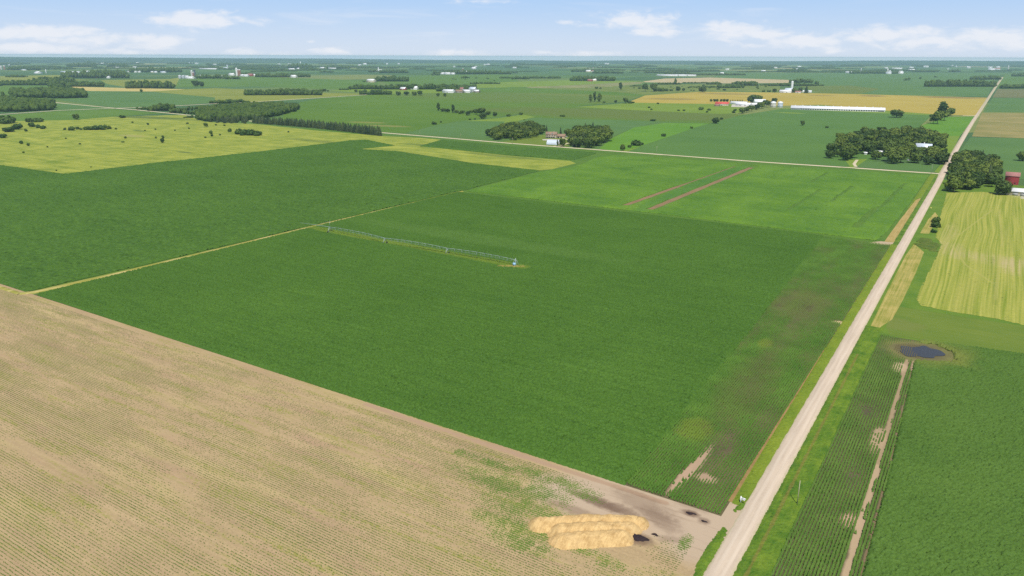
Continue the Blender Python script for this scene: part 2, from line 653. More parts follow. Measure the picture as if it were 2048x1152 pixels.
m_wheat = field_mat("wheat_stubble", (0.42, 0.34, 0.1), (0.55, 0.44, 0.16), big=150, streak=(200, 20), a_streak=.6, fine=4)
m_olive2 = field_mat("olive_hayland", (0.15, 0.19, 0.024), (0.27, 0.28, 0.045), big=200, streak=(300, 60), a_streak=.8, fine=4)
m_bright = field_mat("young_alfalfa", (0.08, 0.2, 0.015), (0.13, 0.26, 0.02), big=80, streak=(10, 90), a_streak=.9, fine=3)
m_scrub = field_mat("scrub_meadow", (0.09, 0.14, 0.025), (0.2, 0.235, 0.045), big=60, a_big=2.0, fine=8, a_fine=1.4)

fld([(1430, 150), (1540, 146), (2005, 146), (1990, 160), (1975, 193), (1640, 187), (1600, 171), (1585, 160), (1430, 158)], m_teal, "broad blue-green bean field left of the far road")
fld([(1640, 187), (1600, 172), (1700, 171), (1760, 178), (1720, 188)], m_olive, "dull olive field behind the ripe grain strip")
fld([(1285, 163), (1330, 157), (1420, 155), (1585, 160), (1575, 166), (1420, 167), (1290, 164.5)], m_tan, "pale tan cut strip in front of the far woods")
fld([(1030, 180), (1130, 172), (1420, 168), (1560, 171), (1560, 183), (1400, 183), (1290, 190), (1230, 184), (1100, 178)], m_scrub, "scrubby meadow dotted with bushes, middle distance")
fld([(1040, 172), (1150, 165), (1290, 164), (1280, 168), (1200, 175), (1060, 176)], field_mat("weedy_pale_strip", (.13, .17, .04), (.3, .27, .12), big=120, a_big=1.8, streak=(260, 25), a_streak=1.4, fine=6), "pale weedy strip left of the scrub meadow")
fld([(340, 158), (512, 153), (760, 162), (752, 180), (640, 178), (512, 173), (350, 175)], m_green, "green field below the farm with brick silos")
fld([(760, 162), (860, 150), (1024, 150), (1040, 165), (950, 172), (780, 170)], m_green, "far green field left of the centre woods")
fld([(950, 166), (1140, 160), (1290, 163), (1130, 171), (1024, 175), (950, 176)], m_lgreen, "light meadow strip in the far centre")
fld([(0, 152), (120, 150), (125, 158), (200, 160), (0, 164)], m_olive2, "olive strip at the far left")
fld([(200, 160), (340, 158), (360, 155), (350, 175), (260, 176), (215, 168)], m_olive2, "olive hay strip behind the left wood")
fld([(95, 174), (140, 173), (250, 176), (372, 178.5), (300, 183), (180, 182)], m_wheat, "pale yellow wheat stubble strip on the left")
fld([(0, 172), (95, 173), (175, 182), (95, 197), (0, 205)], m_green, "green field behind the left groves")
fld([(300, 183), (372, 178.5), (430, 176), (512, 180), (660, 186), (752, 187.5), (640, 195), (512, 204), (430, 205), (430, 195)], m_olive2, "yellow-olive hay field left of centre")
fld([(660, 181), (780, 173), (930, 183), (880, 186), (760, 188)], m_lgreen, "sandy meadow around the centre-left farm")
fld([(95, 197.5), (178, 182), (300, 183.5), (430, 195), (428, 205), (330, 212.5), (272, 215), (228, 215)], m_teal, "blue-green field above the left road junction")
fld([(105, 222), (225, 217.5), (225, 215.5), (100, 205)], m_teal, "wedge of beans between the two left roads")
fld([(0, 231), (110, 222.5), (225, 218), (335, 226.5), (230, 233), (140, 241), (0, 243)], m_green, "dark green field along the left road")
fld([(560, 238), (600, 205), (640, 196.5), (752, 189), (880, 186), (950, 180), (1024, 174), (1100, 178), (1230, 184), (1290, 190), (1250, 203), (1150, 213), (1340, 222), (1490, 229), (1425, 247), (1320, 243), (1150, 238), (1065, 235), (1040, 228), (930, 241), (880, 248), (810, 266), (762, 264), (640, 243)],
    field_mat("broad_corn", (0.066, 0.145, 0.010), (0.118, 0.2, 0.018), big=260, a_big=1.2, streak=(320, 40), a_streak=.9, fine=4,
              patches=[(*P(1250, 228), 330, 150, .1, (.115, .152, .026), .8), (*P(1080, 195), 500, 260, .1, (.12, .17, .028), .7), (*P(735, 245), 40, 16, .2, (.25, .24, .06), .6), (*P(775, 252), 45, 14, .2, (.26, .23, .07), .6),
                       (*P(1150, 190), 200, 60, 0, (.17, .2, .04), .4)]),
    "broad green field filling the middle of the view")
fld([(1045, 229), (1070, 234), (1000, 250), (975, 262), (930, 242), (1000, 236)], m_lgreen, "scrubby bright grass left of the farmhouse grove")
fld([(812, 267), (880, 249), (930, 242), (1010, 243), (1000, 258), (975, 277)], m_teal, "small blue-green bean field along the section road")
fld([(1060, 237), (1150, 238), (1320, 243), (1262, 258), (1232, 270), (1216, 276), (1060, 270)], m_teal, "blue-green field behind the farmhouse grove")
fld([(1198, 298), (1225, 276), (1268, 255), (1330, 246), (1425, 247), (1400, 252), (1330, 276), (1280, 293), (1240, 303), (1215, 300)], m_bright, "bright green strip right of the farmhouse grove")
fld([(1200, 299), (1265, 305), (1430, 248), (1420, 248), (1330, 278), (1280, 294), (1238, 303)], m_lgreen, "grassy line beside the bright green strip")
fld([(1252, 304), (1330, 276), (1400, 252), (1480, 231), (1560, 218), (1700, 223), (1865, 230), (1842, 251), (1860, 290), (1720, 330), (1690, 333), (1536, 325), (1400, 316)],
    field_mat("big_bean_field", (0.068, 0.148, 0.026), (0.102, 0.195, 0.036), big=140, a_big=1.2, streak=(260, 30), a_streak=.6, fine=2.5,
              patches=[(*P(1582, 226), 30, 14, 0, (.2, .27, .03), .9)]), "large blue-green bean field in front of the long white barn")
fld([(1700, 333), (1712, 322), (1880, 328), (1865, 346)], m_teal, "small bean plot in front of the dense farm grove")
fld([(1560, 217.5), (1640, 210.5), (1780, 222), (1860, 228), (1860, 230.5), (1700, 224)], m_lgreen, "grass strip under the long white barn")
fld([(1150, 214), (1270, 205), (1440, 207), (1520, 206), (1500, 214), (1485, 226), (1440, 228), (1300, 222)], m_lgreen, "light green meadow left of the red-roofed farm")
fld([(1255, 205), (1290, 191), (1400, 183.5), (1560, 185), (1720, 188.5), (1976, 195.5), (1957, 232), (1862, 228), (1780, 222), (1640, 209.5), (1560, 212), (1500, 206), (1430, 208), (1300, 206)], m_yell, "ripe golden grain field around the farms on the right")
fld([(1838, 253), (1892, 234), (1950, 233), (1920, 272), (1865, 272)], m_bright, "bright green wedge beside the road")
fld([(1865, 272), (1920, 272), (1890, 330), (1880, 347), (1868, 344), (1885, 325)], m_lgreen, "grass edge between the farm grove and the road")
fld([(1700, 333), (1690, 320), (1735, 318), (1715, 332), (1710, 337), (1680, 335)], m_lgreen, "grass lane into the dense farm grove")
# right of the road
m_brown = field_mat("brownish_field", (0.12, 0.135, 0.045), (0.19, 0.18, 0.07), big=100, streak=(200, 20), a_streak=1.0, fine=3)
m_tanr = field_mat("patchy_oats", (0.16, 0.17, 0.04), (0.34, 0.27, 0.1), big=90, a_big=1.6, streak=(150, 25), a_streak=1.2, fine=3)
fld([(2008, 150), (2060, 148), (2060, 178), (1995, 176)], m_green, "green field far up the road on the right")
fld([(1995, 178), (2060, 179), (2060, 196), (1985, 195)], m_brown, "brown-green field right of the road, far")
fld([(1985, 196), (2060, 197), (2060, 225), (1966, 224)], m_teal, "blue-green field right of the road")
fld([(1964, 226), (2060, 227), (2060, 277), (1944, 273)], m_tanr, "patchy tan oats right of the road")
fld([(1940, 275), (2060, 277), (2060, 361), (2010, 356), (1930, 345), (1900, 335)], m_teal, "blue-green field behind the roadside grove")
# pasture
PASTURE = [(0, 243), (150, 240), (232, 233), (370, 230), (410, 244), (510, 248), (640, 262), (760, 272), (840, 276), (885, 280), (838, 292), (1024, 312), (1140, 322), (1160, 330), (1130, 336), (1080, 341), (950, 327), (800, 303), (715, 298), (790, 291), (735, 280), (700, 281), (512, 304), (300, 327), (130, 348), (-60, 322), (-60, 245)]
m_past = field_mat("dry_pasture", (0.15, 0.21, 0.022), (0.345, 0.36, 0.055), big=28, a_big=1.7, streak=(60, 9), a_streak=1.7, fine=2.5, a_fine=1.2,
                   patches=[(*P(290, 235), 130, 22, .15, (.085, .13, .025), .8), (*P(278, 262), 14, 6, 0, (.07, .11, .03), .8), (*P(1000, 312), 60, 9, -.05, (.1, .15, .028), .6),
                            (*P(640, 283), 70, 9, 0, (.11, .15, .03), .6), (*P(370, 305), 16, 4, 0, (.08, .12, .03), .8), (*P(265, 272), 30, 12, 0, (.33, .3, .1), .6), (*P(870, 292), 60, 12, 0, (.11, .16, .025), .7)])
fld(PASTURE, m_past, "yellow-green rough pasture dotted with bushes")
m_soilb = field_mat("bare_brown_soil", (0.19, 0.125, 0.06), (0.29, 0.19, 0.095), big=20, fine=1.5)
m_under = field_mat("grassy_field_margin", (.06, .14, .014), (.11, .19, .024), big=20, a_big=1.4, fine=1.5)
sheet("field", [(-415, 553), (-46, 553), (-46, 942), (-180, 930), (-415, 926)], Z(), m_under, "grassy ground under the bright green crop", cat="field")
sheet("field", [(-1020, 186), (-416, 186), (-416, 560), (-416, 925), (-1020, 930)], 0.02, m_under, "grassy ground under the corn left of the farm track", cat="field")
sheet("field", [(-416, 182), (-46.6, 182), (-46.6, 556), (-416, 556)], Z(), field_mat("corn_row_soil", (0.065, 0.065, 0.028), (0.165, 0.135, 0.068), big=18, a_big=1.5, fine=.8,
      patches=[(*P(1362, 958), 1.3, 10, -.03, (.42, .29, .19), .9), (*P(1388, 935), 1.6, 15, -.03, (.42, .29, .19), .9), (*P(1412, 957), 3.4, 2.6, 0, (.42, .29, .19), .8), (*P(1683, 646), 4, 2.2, 0, (.5, .38, .2), 1)]),
      "soil under the main corn field", cat="field")

# --- roads
nt = NT("gravel_road")
x, y, _ = nt.xyz()
g = nt.noise((1.1, 26, 10), 3, .6)
g2 = nt.noise(0.8, 2, .7)
g3 = nt.noise((6, 20, 5), 2)
c = nt.mix(nt.sstep(g, .3, .7), lerp3(ROADC, .9), lerp3(ROADC, 1.08))
c = nt.mix(nt.math("MULTIPLY", nt.sstep(g2, .4, .8), .35), c, (0.62, 0.52, 0.40))
c = nt.mix(nt.math("MULTIPLY", nt.sstep(g3, .5, .8), .3), c, (0.47, 0.37, 0.28))
wt_ = nt.math("ABSOLUTE", nt.math("SUBTRACT", nt.math("ABSOLUTE", nt.math("ADD", x, nt.math("ADD", 39.6, nt.math("MULTIPLY", nt.math("SUBTRACT", nt.noise((40, 40, 9), 2), .5), 1.2)))), 1.0))
trk_ = nt.math("MULTIPLY", nt.sstep(wt_, .75, .1), nt.sstep(nt.noise((3, 30, 9), 2, off=8), .25, .6))
c = nt.mix(nt.math("MULTIPLY", trk_, .55), c, (.64, .535, .415))
edge_ = nt.sstep(nt.math("ADD", nt.math("ABSOLUTE", nt.math("ADD", x, 39.6)), nt.math("MULTIPLY", nt.math("SUBTRACT", nt.noise(2.2, 3), .5), 1.4)), 2.3, 3.1)
c = nt.mix(nt.math("MULTIPLY", edge_, .6), c, (.40, .36, .2))
road_m = nt.finish(c, 0.95, .1)
nt = NT("section_road_gravel")
c = nt.mix(nt.sstep(nt.noise((30, 1.5, 10), 3), .3, .7), (.5, .42, .27), (.62, .53, .37))
road2_m = nt.finish(c, 0.95, .1)
road_pts = [(-39.6, y) for y in (60, 120, 180, 240, 300, 370, 450, 570, 700, 800, 880)] + [P(1884, 348), P(1917, 290), P(1945, 244), P(1962, 219), P(1977, 196), P(1990, 176), P(1999, 163), P(2005, 154.5)]
ribbon("road", road_pts, [5.7] * 11 + [5.9, 6.0, 6.2, 6.4, 7, 8, 10, 11], 0.42, road_m, "pale gravel road running from the near edge to the horizon", "road", rough=.38)
ribbon("road", [P(1880, 347.6), P(1700, 335.5), P(1536, 325), P(1400, 315), P(1200, 300), P(1024, 287), P(900, 276.5), P(762, 265.2), P(640, 254), P(510, 243), P(410, 233.5), P(330, 225.5), P(270, 219.5), P(225, 216), P(150, 209), P(80, 202), P(35, 197)],
       [4.6] * 8 + [4.6, 4.6, 5, 5.5, 6, 6, 6, 6, 6], 0.38, road2_m, "narrow gravel section road crossing the view", "road")
ribbon("road", [P(-60, 233), P(0, 229), P(110, 221.3), P(225, 216.6), P(275, 215), P(360, 211.3), P(430, 207.3), P(512, 203.6), P(640, 195.6), P(752, 188.3)], 5.5, 0.36, road2_m, "side road leading off through the left woods", "road")
ribbon("driveway", [P(1957, 231.2), P(1944, 231.5), P(1925, 231.3)], 5, .38, road2_m, "short pale farm entrance off the far road", "driveway")
ribbon("driveway", [P(1895, 320.5), P(1886, 320.8), P(1878, 321.5)], 4, .38, road2_m, "short pale entrance into the dense farm grove", "driveway")
ribbon("driveway", [P(1112, 274.5), P(1126, 276.5), P(1140, 281), P(1146, 284), P(1132, 288), P(1120, 292), P(1106, 292.6)], 3.2, .4, road2_m, "gravel loop drive at the farmhouse", "driveway")
ribbon("driveway", [P(1712, 334), P(1708, 328), P(1714, 320)], 3, .36, road2_m, "faint lane into the dense farm grove", "driveway")
# farm track between the two corn fields
nt = NT("grassy_track")
c = nt.mix(nt.sstep(nt.noise((3, 34, 5), 3, .65), .42, .72), (.27, .26, .05), (.56, .45, .2))
trk_m = nt.finish(c, .9)
ribbon("farm_track", [(-424, 178.5), (-420.5, 184), (-418.4, 230), (-417.4, 300), (-416.8, 372), (-415.6, 450), (-414.6, 520), (-413.6, 564)], [3.4, 3.4, 2.2, 2.8, 4.0, 3.0, 2.4, 2.0], 0.7, trk_m, "narrow straw-coloured track between the two corn fields", "farm track")
ribbon("farm_track", [(-520, 178.0), (-470, 178.2), (-424, 178.5)], 2.6, 0.5, trk_m, "yellowish grass track along the left corn edge", "farm track")

# ================================================================== NEAR CROPS
def corn_leaf(name, c1, c2, patches=(), lines=(), **kw):
    nt = NT(name)
    kk = dict(big=70, a_big=.7, fine=.6, a_fine=1.5)
    kk.update(kw)
    col = field_color(nt, c1, c2, **kk)
    for (cx, cy, rx, ry, rot, c, op) in patches:
        col = nt.mix(nt.math("MULTIPLY", nt.ellipse(cx, cy, rx, ry, rot), op), col, c)
    for (x0, y0, x1, y1, w, c, op) in lines:
        col = nt.mix(nt.math("MULTIPLY", nt.lineseg(x0, y0, x1, y1, w), op), col, c)
    return nt.finish(col, .7, .1)


CORN1, CORN2 = (0.033, 0.088, 0.011), (0.083, 0.170, 0.023)
STRIP_L = [(-72, 150), (-75.7, 219), (-80, 330), (-88.8, 536), (-92, 600)]


def strip_x(y):
    return np.interp(y, [p[1] for p in STRIP_L], [p[0] for p in STRIP_L])


pv_line = [P(610, 447), P(640, 454), P(700, 474), P(800, 498), P(930, 520), P(1050, 535)]
main_mat = corn_leaf("corn_leaves", CORN1, CORN2, streak=(45, 2.2), a_streak=.8, patches=[(*P(950, 480), 110, 12, 0, (.085, .165, .03), .5)],
                     lines=[(*P(625, 458), *P(1045, 538), 7.0, (.13, .19, .022), .8), (*P(1000, 536), *P(1045, 536), 3.0, (.27, .22, .06), .9), (-417.5, 182, -414, 562, 5.5, (.17, .22, .03), .5)])


def dip_lines(X, Y):
    """Wheel tracks through the crop: narrow lanes where the plants stand low."""
    h = np.ones(X.shape)
    for (xa, xb, yy) in ((-300, -120, 212.0), (-190, -100, 204.0), (-260, -180, 236.0), (-380, -300, 262.0), (-205, -150, 196), (-330, -240, 300), (-160, -92, 300.0), (-400, -330, 420), (-220, -110, 450), (-150, -90, 250), (-330, -300, 215), (-240, -130, 222.5), (-160, -110, 190), (-390, -350, 300), (-290, -200, 320), (-180, -100, 380), (-170, -120, 330), (-260, -110, 212.9)):
        ln = np.abs(Y - yy - 1.2 * np.sin(X / 40.0)) < 0.7
        seg = (X > xa) & (X < xb) & (vnoise(X, Y, (14.0, 50.0)) > .2)
        h = np.where(ln & seg, .1, h)
    h = np.where((np.abs(Y - (369 + (X + 330) * 0.0)) < 1.2) & (X > -405) & (X < -225), .45, h)
    return h


canopy("corn_crop", -414.2, -76, 182, 555.5, .46, .5, 1.6, main_mat, "dense dark green corn filling the big middle field",
       mask=lambda X, Y: (X < strip_x(Y) + rng.normal(0, .5, X.shape)), hfun=dip_lines, gaps=.13)
LEFTC = PX((-40, 325), (130, 349), (300, 328), (512, 305), (700, 282), (735, 280.5), (790, 291.5), (715, 299), (800, 304), (950, 328), (1080, 342), (925, 382))
LEFTC = LEFTC + [(-417.5, 562), (-420, 372), (-421.8, 250), (-424.5, 181.5), (-700, 180)]
left_mat = corn_leaf("corn_leaves_left", (0.035, 0.090, 0.012), (0.086, 0.170, 0.024), big=90, fine=2.0, streak=(40, 8), a_streak=.6)
canopy("corn_crop", -1010, -416, 182, 935, 1.25, .4, 1.6, left_mat, "dark green corn field left of the farm track", mask=lambda X, Y: inside(LEFTC, X, Y), gaps=.1)
PATCHM = PX((838, 293), (882, 280), (1024, 293.5), (1195, 306.5), (1150, 320), (1024, 311))
canopy("corn_crop", -800, -380, 800, 930, 1.6, .4, 1.6, left_mat, "narrow corn patch between pasture tongue and section road", mask=lambda X, Y: inside(PATCHM, X, Y))
BRIGHT = PX((1082, 343), (1135, 336), (1160, 329), (1205, 309), (1330, 315.5), (1480, 327), (1700, 342), (1858, 351)) + [(-51, 760), (-53.5, 600), (-56, 562), (-200, 566), (-413, 566)]
SA0, SA1 = P(1250, 411), P(1470, 333)
SB0, SB1 = P(1300, 419), P(1502, 335.5)


def bright_mask(X, Y):
    k = inside(BRIGHT, X, Y)
    xa = np.interp(Y, [SA0[1], SA1[1]], [SA0[0], SA1[0]])
    wa = np.interp(Y, [SA0[1], 690, 730, SA1[1]], [2.6, 2.6, .9, .7])
    k &= ~((np.abs(X - xa) < wa) & (Y > SA0[1]) & (Y < SA1[1]))
    xb = np.interp(Y, [SB0[1], SB1[1]], [SB0[0], SB1[0]])
    k &= ~((np.abs(X - xb) < 2.9 + .6 * vnoise(X, Y, 12.0)) & (Y > SB0[1]) & (Y < SB1[1] + 18))
    for (xl, ya, yb) in ((-75, 600, 700), (-77.5, 600, 690), (-71, 700, 850), (-112, 700, 800), (-135, 640, 760), (-150, 800, 880)):
        k &= ~((np.abs(X - xl - (Y - ya) * .02) < .55) & (Y > ya) & (Y < yb))
    return k


for (q0, q1, ws, lab_) in ((SA0, SA1, (2.4, 2.4, 1.0, .5), "left bare brown strip in the bright green field, narrowing to a line"), (SB0, SB1, (2.7, 3.0, 2.6, 2.8), "right bare brown strip in the bright green field")):
    lp, rp_ = [], []
    for t_ in np.linspace(0, 1, 40):
        w_ = np.interp(t_, [0, .38, .5, 1], ws) * (.8 + .4 * vnoise(t_ * 100, 3.0, 4.0))
        lp.append((q0[0] + (q1[0] - q0[0]) * t_ - w_, q0[1] + (q1[1] - q0[1]) * t_))
        rp_.append((q0[0] + (q1[0] - q0[0]) * t_ + w_, q0[1] + (q1[1] - q0[1]) * t_))
    sheet("bare_strip", lp + rp_[::-1], Z(), m_soilb, lab_, cat="field")
nt = NT("bright_soybeans")
col = field_color(nt, (0.06, 0.15, 0.008), (0.125, 0.235, 0.014), big=45, a_big=1.6, streak=(60, 12), a_streak=.9, fine=1.8, a_fine=.9)
col = nt.mix(nt.math("MULTIPLY", nt.sstep(nt.noise((40, 120, 20), 3, .6, off=5), .5, .72), .55), col, (.135, .25, .018))
col = nt.mix(nt.math("MULTIPLY", nt.ellipse(-240, 720, 8, 160, 0, .5, .4, 12), .5), col, (.05, .15, .025))
bright_m = nt.finish(col, .6, .25)
canopy("soybean_crop", -420, -50, 560, 930, 1.0, .25, .8, bright_m, "bright green crop field with two bare brown strips", mask=bright_mask)

# --- rows of corn beside the road
ROWL1, ROWL2 = (0.042, 0.105, 0.014), (0.105, 0.2, 0.03)
row_m = corn_leaf("row_corn_leaves", ROWL1, ROWL2, big=14, a_big=1.3, fine=.8, a_fine=1.2,
                  patches=[(*P(1390, 862), 5.5, 9, 0, (.17, .21, .03), .45), (*P(1530, 690), 3, 6, 0, (.15, .19, .03), .6), (*P(1600, 610), 12, 26, 0, (.13, .14, .045), .5), (*P(1500, 770), 9, 40, 0, (.1, .12, .035), .4)])


def rowpos(x0, x1, y0, y1, sp, step, axis="Y"):
    """Plant positions along straight rows."""
    if axis == "Y":
        a = np.arange(x0, x1, sp)
        b = np.arange(y0, y1, step)
        X, Y = np.meshgrid(a, b, indexing="ij")
        return (X + rng.normal(0, .04, X.shape)).ravel(), (Y + rng.uniform(-.5, .5, Y.shape) * step).ravel()
    a = np.arange(y0, y1, sp)
    b = np.arange(x0, x1, step)
    Y, X = np.meshgrid(a, b, indexing="ij")
    return (X + rng.uniform(-.5, .5, X.shape) * step).ravel(), (Y + rng.normal(0, .04, Y.shape)).ravel()


def ell(x, y, cx, cy, rx, ry, rot=0.0):
    dx, dy = x - cx, y - cy
    c, s = math.cos(rot), math.sin(rot)
    return np.sqrt(((dx * c + dy * s) / rx) ** 2 + ((-dx * s + dy * c) / ry) ** 2)


x, y = rowpos(-93, -47.2, 183, 554, .86, .42)
thin = .75 * vnoise(x, y, (7, 22)) + .35 * vnoise(x, y, (3, 6))
for (px_, py_, rx, ry, a) in ((1600, 612, 14, 30, .26), (1500, 780, 7, 30, .2), (1430, 920, 4, 20, .3), (1530, 640, 12, 20, .2)):
    cx, cy = P(px_, py_)
    thin -= a * np.clip(1.4 - ell(x, y, cx, cy, rx, ry), 0, 1)
bare = np.zeros(len(x), bool)
for (px_, py_, rx, ry) in ((1360, 958, .9, 10), (1391, 932, 1.0, 14), (1415, 957, 2.6, 1.6), (1683, 646, 4, 2), (1335, 985, .9, 3)):
    cx, cy = P(px_, py_)
    bare |= (ell(x, y, cx, cy, rx, ry, -.04) + (rng.random(len(x)) - .5) * .8) < 1
keep = (x > strip_x(y) - 1.6) & ~bare & (thin + rng.random(len(x)) * .35 > .15)
x, y, th = x[keep], y[keep], thin[keep]
w = np.clip(.66 + .5 * (th - .5), .45, .9) * rng.uniform(.85, 1.15, len(x))
plants("corn_rows", x, y, w, np.clip(1.05 + .8 * (th - .5), .6, 1.5) * rng.uniform(.75, 1.25, len(x)), row_m, "open corn rows with soil showing, left of the road", elong=(.85, 1.15))

# right side
sheet("field", [(-29, 60), (130, 60), (130, 374), (-29, 366)], Z(), field_mat("right_row_soil", (0.06, 0.065, 0.028), (0.14, 0.12, 0.06), big=12, a_big=1.5, fine=.7,
      patches=[(*P(1700, 1042), 2.6, 4, 0, (.45, .3, .2), .9), (*P(1755, 880), 2.3, 10, 0, (.42, .31, .18), .8), (*P(1800, 735), 2.6, 6, 0, (.47, .35, .22), .9), (*P(1830, 730), 1.2, 8, 0, (.45, .33, .22), .9),
               (-11.5, 348.5, 14.5, 14, 0, (.2, .2, .055), .85), (-11.5, 348.5, 10.5, 11, 0, (.12, .10, .05), .9)],
      lines=[(-12.6, 120, -13.7, 235, 2.0, (.44, .32, .2), .9), (-13.7, 235, -15.2, 335, 1.5, (.42, .3, .18), .7), (-9.6, 130, -10.6, 235, .5, (.36, .22, .13), .35), (-10.6, 235, -13, 335, .5, (.38, .25, .15), .35)]),
      "soil under the corn right of the road", cat="field")
rowr_m = corn_leaf("row_corn_leaves_right", (0.05, 0.108, 0.016), (0.115, 0.195, 0.036), big=10, a_big=1.2, fine=.6, a_fine=1.2)
x, y = rowpos(-28.4, -9.0, 100, 362, .86, .38)
trkx = np.interp(y, [100, 235, 335, 370], [-12.5, -13.7, -15.2, -15.4])
trk2 = np.interp(y, [100, 235, 335, 370], [-9.4, -10.6, -13.0, -13.2])
pond = ell(x, y, -11.5, 348.5, 12.5, 12.5)
th = .8 * vnoise(x, y, (6, 16)) + .3 * vnoise(x, y, (2, 4))
for (px_, py_, rx, ry, a) in ((1700, 1042, 2.5, 4, .5), (1755, 880, 2.2, 12, .45), (1800, 735, 2.4, 6, .5), (1720, 960, 3, 8, .3), (1730, 820, 3, 10, .25)):
    cx, cy = P(px_, py_)
    th -= a * np.clip(1.5 - ell(x, y, cx, cy, rx, ry), 0, 1)
keep = (np.abs(x - trkx) > .25 + .8 * vnoise(y, x * 0 + 7, 7.0)) & (np.abs(x - trk2) > .36 - .3 * (vnoise(y, x * 0, 9.0) > .45)) & (pond > .95) & (th + rng.random(len(x)) * .35 > .3) & ~((x > trk2 + .35) & (y < 340))
pondk = pond[keep]
x, y, th = x[keep], y[keep], th[keep]
sz = np.clip((pondk - .8) * 1.6, .35, 1)
plants("corn_rows", x, y, np.clip(.86 + .4 * (th - .5), .55, 1.0) * sz, np.clip(.95 + .9 * (th - .5), .5, 1.4) * sz * rng.uniform(.8, 1.2, len(x)), rowr_m, "corn rows in the strip right of the road", elong=(.85, 1.15))
rightc_m = corn_leaf("corn_leaves_right", (0.046, 0.104, 0.016), (0.10, 0.178, 0.031), big=30, fine=.5, a_fine=1.6,
                     patches=[(-11.5, 348.5, 20, 17, 0, (.17, .19, .04), .7)], lines=[(-9, 150, 10, 140, 1.2, (.2, .16, .07), .0)])


def right_dips(X, Y):
    h = np.ones(X.shape)
    for (xa, xb, y0, sl) in ((-8, 12, 168, -.1), (-7, 14, 172.5, -.12), (2, 12, 232, -.05), (-9, 0, 330, .0), (-9, 8, 166, -.1)):
        ln = np.abs(Y - y0 - sl * X) < .4
        h = np.where(ln & (X > xa) & (X < xb) & (vnoise(X, Y, 5.0) > .3), .3, h)
    return h


canopy("corn_crop", -15, 70, 110, 372, .4, .45, 1.5, rightc_m, "dense corn in the field right of the road",
       mask=lambda X, Y: (X > np.interp(Y, [100, 235, 335, 372], [-9.45, -10.6, -13.0, -13.4]) + .25 * rng.random(X.shape)) & (ell(X, Y, -11.5, 348.5, 12.5, 12.5) + .3 * (vnoise(X, Y, 3.0) - .5) > 1) & (Y < np.interp(X, [-30, 30, 70], [361, 369.5, 374])), hfun=right_dips, gaps=.13)

# pond
nt = NT("pond_water")
c = nt.mix(nt.noise(3.0, 3), (.035, .035, .04), (.06, .055, .05))
nt.finish(c, .12, .5)
bmp = nt.node("ShaderNodeBump", {"Height": nt.noise(.5, 2), "Strength": .15, "Distance": .05})
nt.t.links.new(bmp.outputs[0], nt.b.inputs["Normal"])
pts = []
for i in range(48):
    a = 2 * math.pi * i / 48
    rr = 1 + .22 * math.sin(2 * a + .6) + .12 * math.sin(5 * a) + .06 * math.sin(9 * a + 1)
    pts.append((-11.2 + 7.2 * rr * math.cos(a), 348.5 + 8.2 * rr * math.sin(a)))
sheet("pond", pts, .34, nt.m, "small dark blue pond of standing water in the corn corner", cat="pond")
x, y = rowpos(-21, -12, 340, 357, .86, .5)
k = (ell(x, y, -11.2, 348.5, 9.5, 9) < 1.12) & (ell(x, y, -8.5, 349.5, 6.0, 7) > 1)
plants("drowned_corn_rows", x[k], y[k], np.full(k.sum(), .3), np.full(k.sum(), .55), field_mat("drowned_stalks", (.1, .085, .04), (.16, .14, .06), big=5), "rows of drowned brown corn stubs in the pond")

# --- soil field with seedlings
soil = NT("bare_field_soil")
c = field_color(soil, (0.325, 0.235, 0.128), (0.455, 0.335, 0.18), big=22, a_big=.9, streak=(60, 1.6), a_streak=1.3, fine=.6, a_fine=1.5)
c = soil.mix(soil.math("MULTIPLY", soil.sstep(soil.noise((60, 12, 9), 3, .6, off=2), .5, .75), .55), c, (.45, .36, .16))
c = soil.mix(soil.math("MULTIPLY", soil.math("MULTIPLY", soil.sstep(soil.noise((38, 3.2, 9), 4, .65, off=12), .47, .66), soil.sstep(soil.noise(.9, 2, .6, off=4), .35, .65)), .85), c, (.25, .25, .05))
c = soil.mix(soil.math("MULTIPLY", soil.sstep(soil.noise((50, 7, 9), 3, .65, off=6), .52, .75), .55), c, (.36, .225, .15))
YARD = (.45, .345, .24)
for (px_, py_, rx, ry, rot, op) in ((1280, 1018, 28, 12, .05, .95), (1380, 1045, 17, 9, .1, .95), (1440, 1030, 9, 8, 0, 1), (1400, 1090, 9, 9, .2, .85), (1180, 1010, 18, 8, 0, .7), (1450, 1045, 8, 7, 0, 1), (1462, 1040, 6, 8, 0, 1)):
    c = soil.mix(soil.math("MULTIPLY", soil.ellipse(*P(px_, py_), rx, ry, rot, .4, .35, 5), op), c, YARD)
c = soil.mix(soil.math("MULTIPLY", soil.lineseg(-178, 180.3, -62, 180.0, 2.0, .3), .85), c, (.38, .255, .165))
yard_l = soil.noise((14, 1.2, 5), 3, .7, off=9)
yel = soil.ellipse(*P(1330, 1050), 22, 10, -.25, .4, .4, 4)
c = soil.mix(soil.math("MULTIPLY", soil.math("MULTIPLY", soil.sstep(yard_l, .5, .7), yel), .45), c, (.27, .19, .125))
for (px_, py_, rx, ry, rot, op) in ((1190, 1003, 8.5, 2.0, -.12, .85), (1235, 1018, 7, 1.9, -.1, .75), (1290, 1012, 10, 4.2, -.3, .45), (1320, 1040, 7, 3.2, -.4, .5), (1150, 1022, 9, 1.8, 0, .5), (1381, 1028, 2.6, 1.5, 0, .95),
                                    (1408, 1043, 1.6, 1.4, 0, .7), (1272, 1077, 4.2, 2.4, 0, .9), (1385, 1015, 5, 1.6, 0, .3), (1250, 1060, 4, 3, 0, .5), (1345, 1080, 4, 1.5, .4, .4)):
    c = soil.mix(soil.math("MULTIPLY", soil.ellipse(*P(px_, py_), rx, ry, rot, .5, .6, 2.2), op * .85), c, (.15, .095, .064))
soil_m = soil.finish(c, .95, .08)
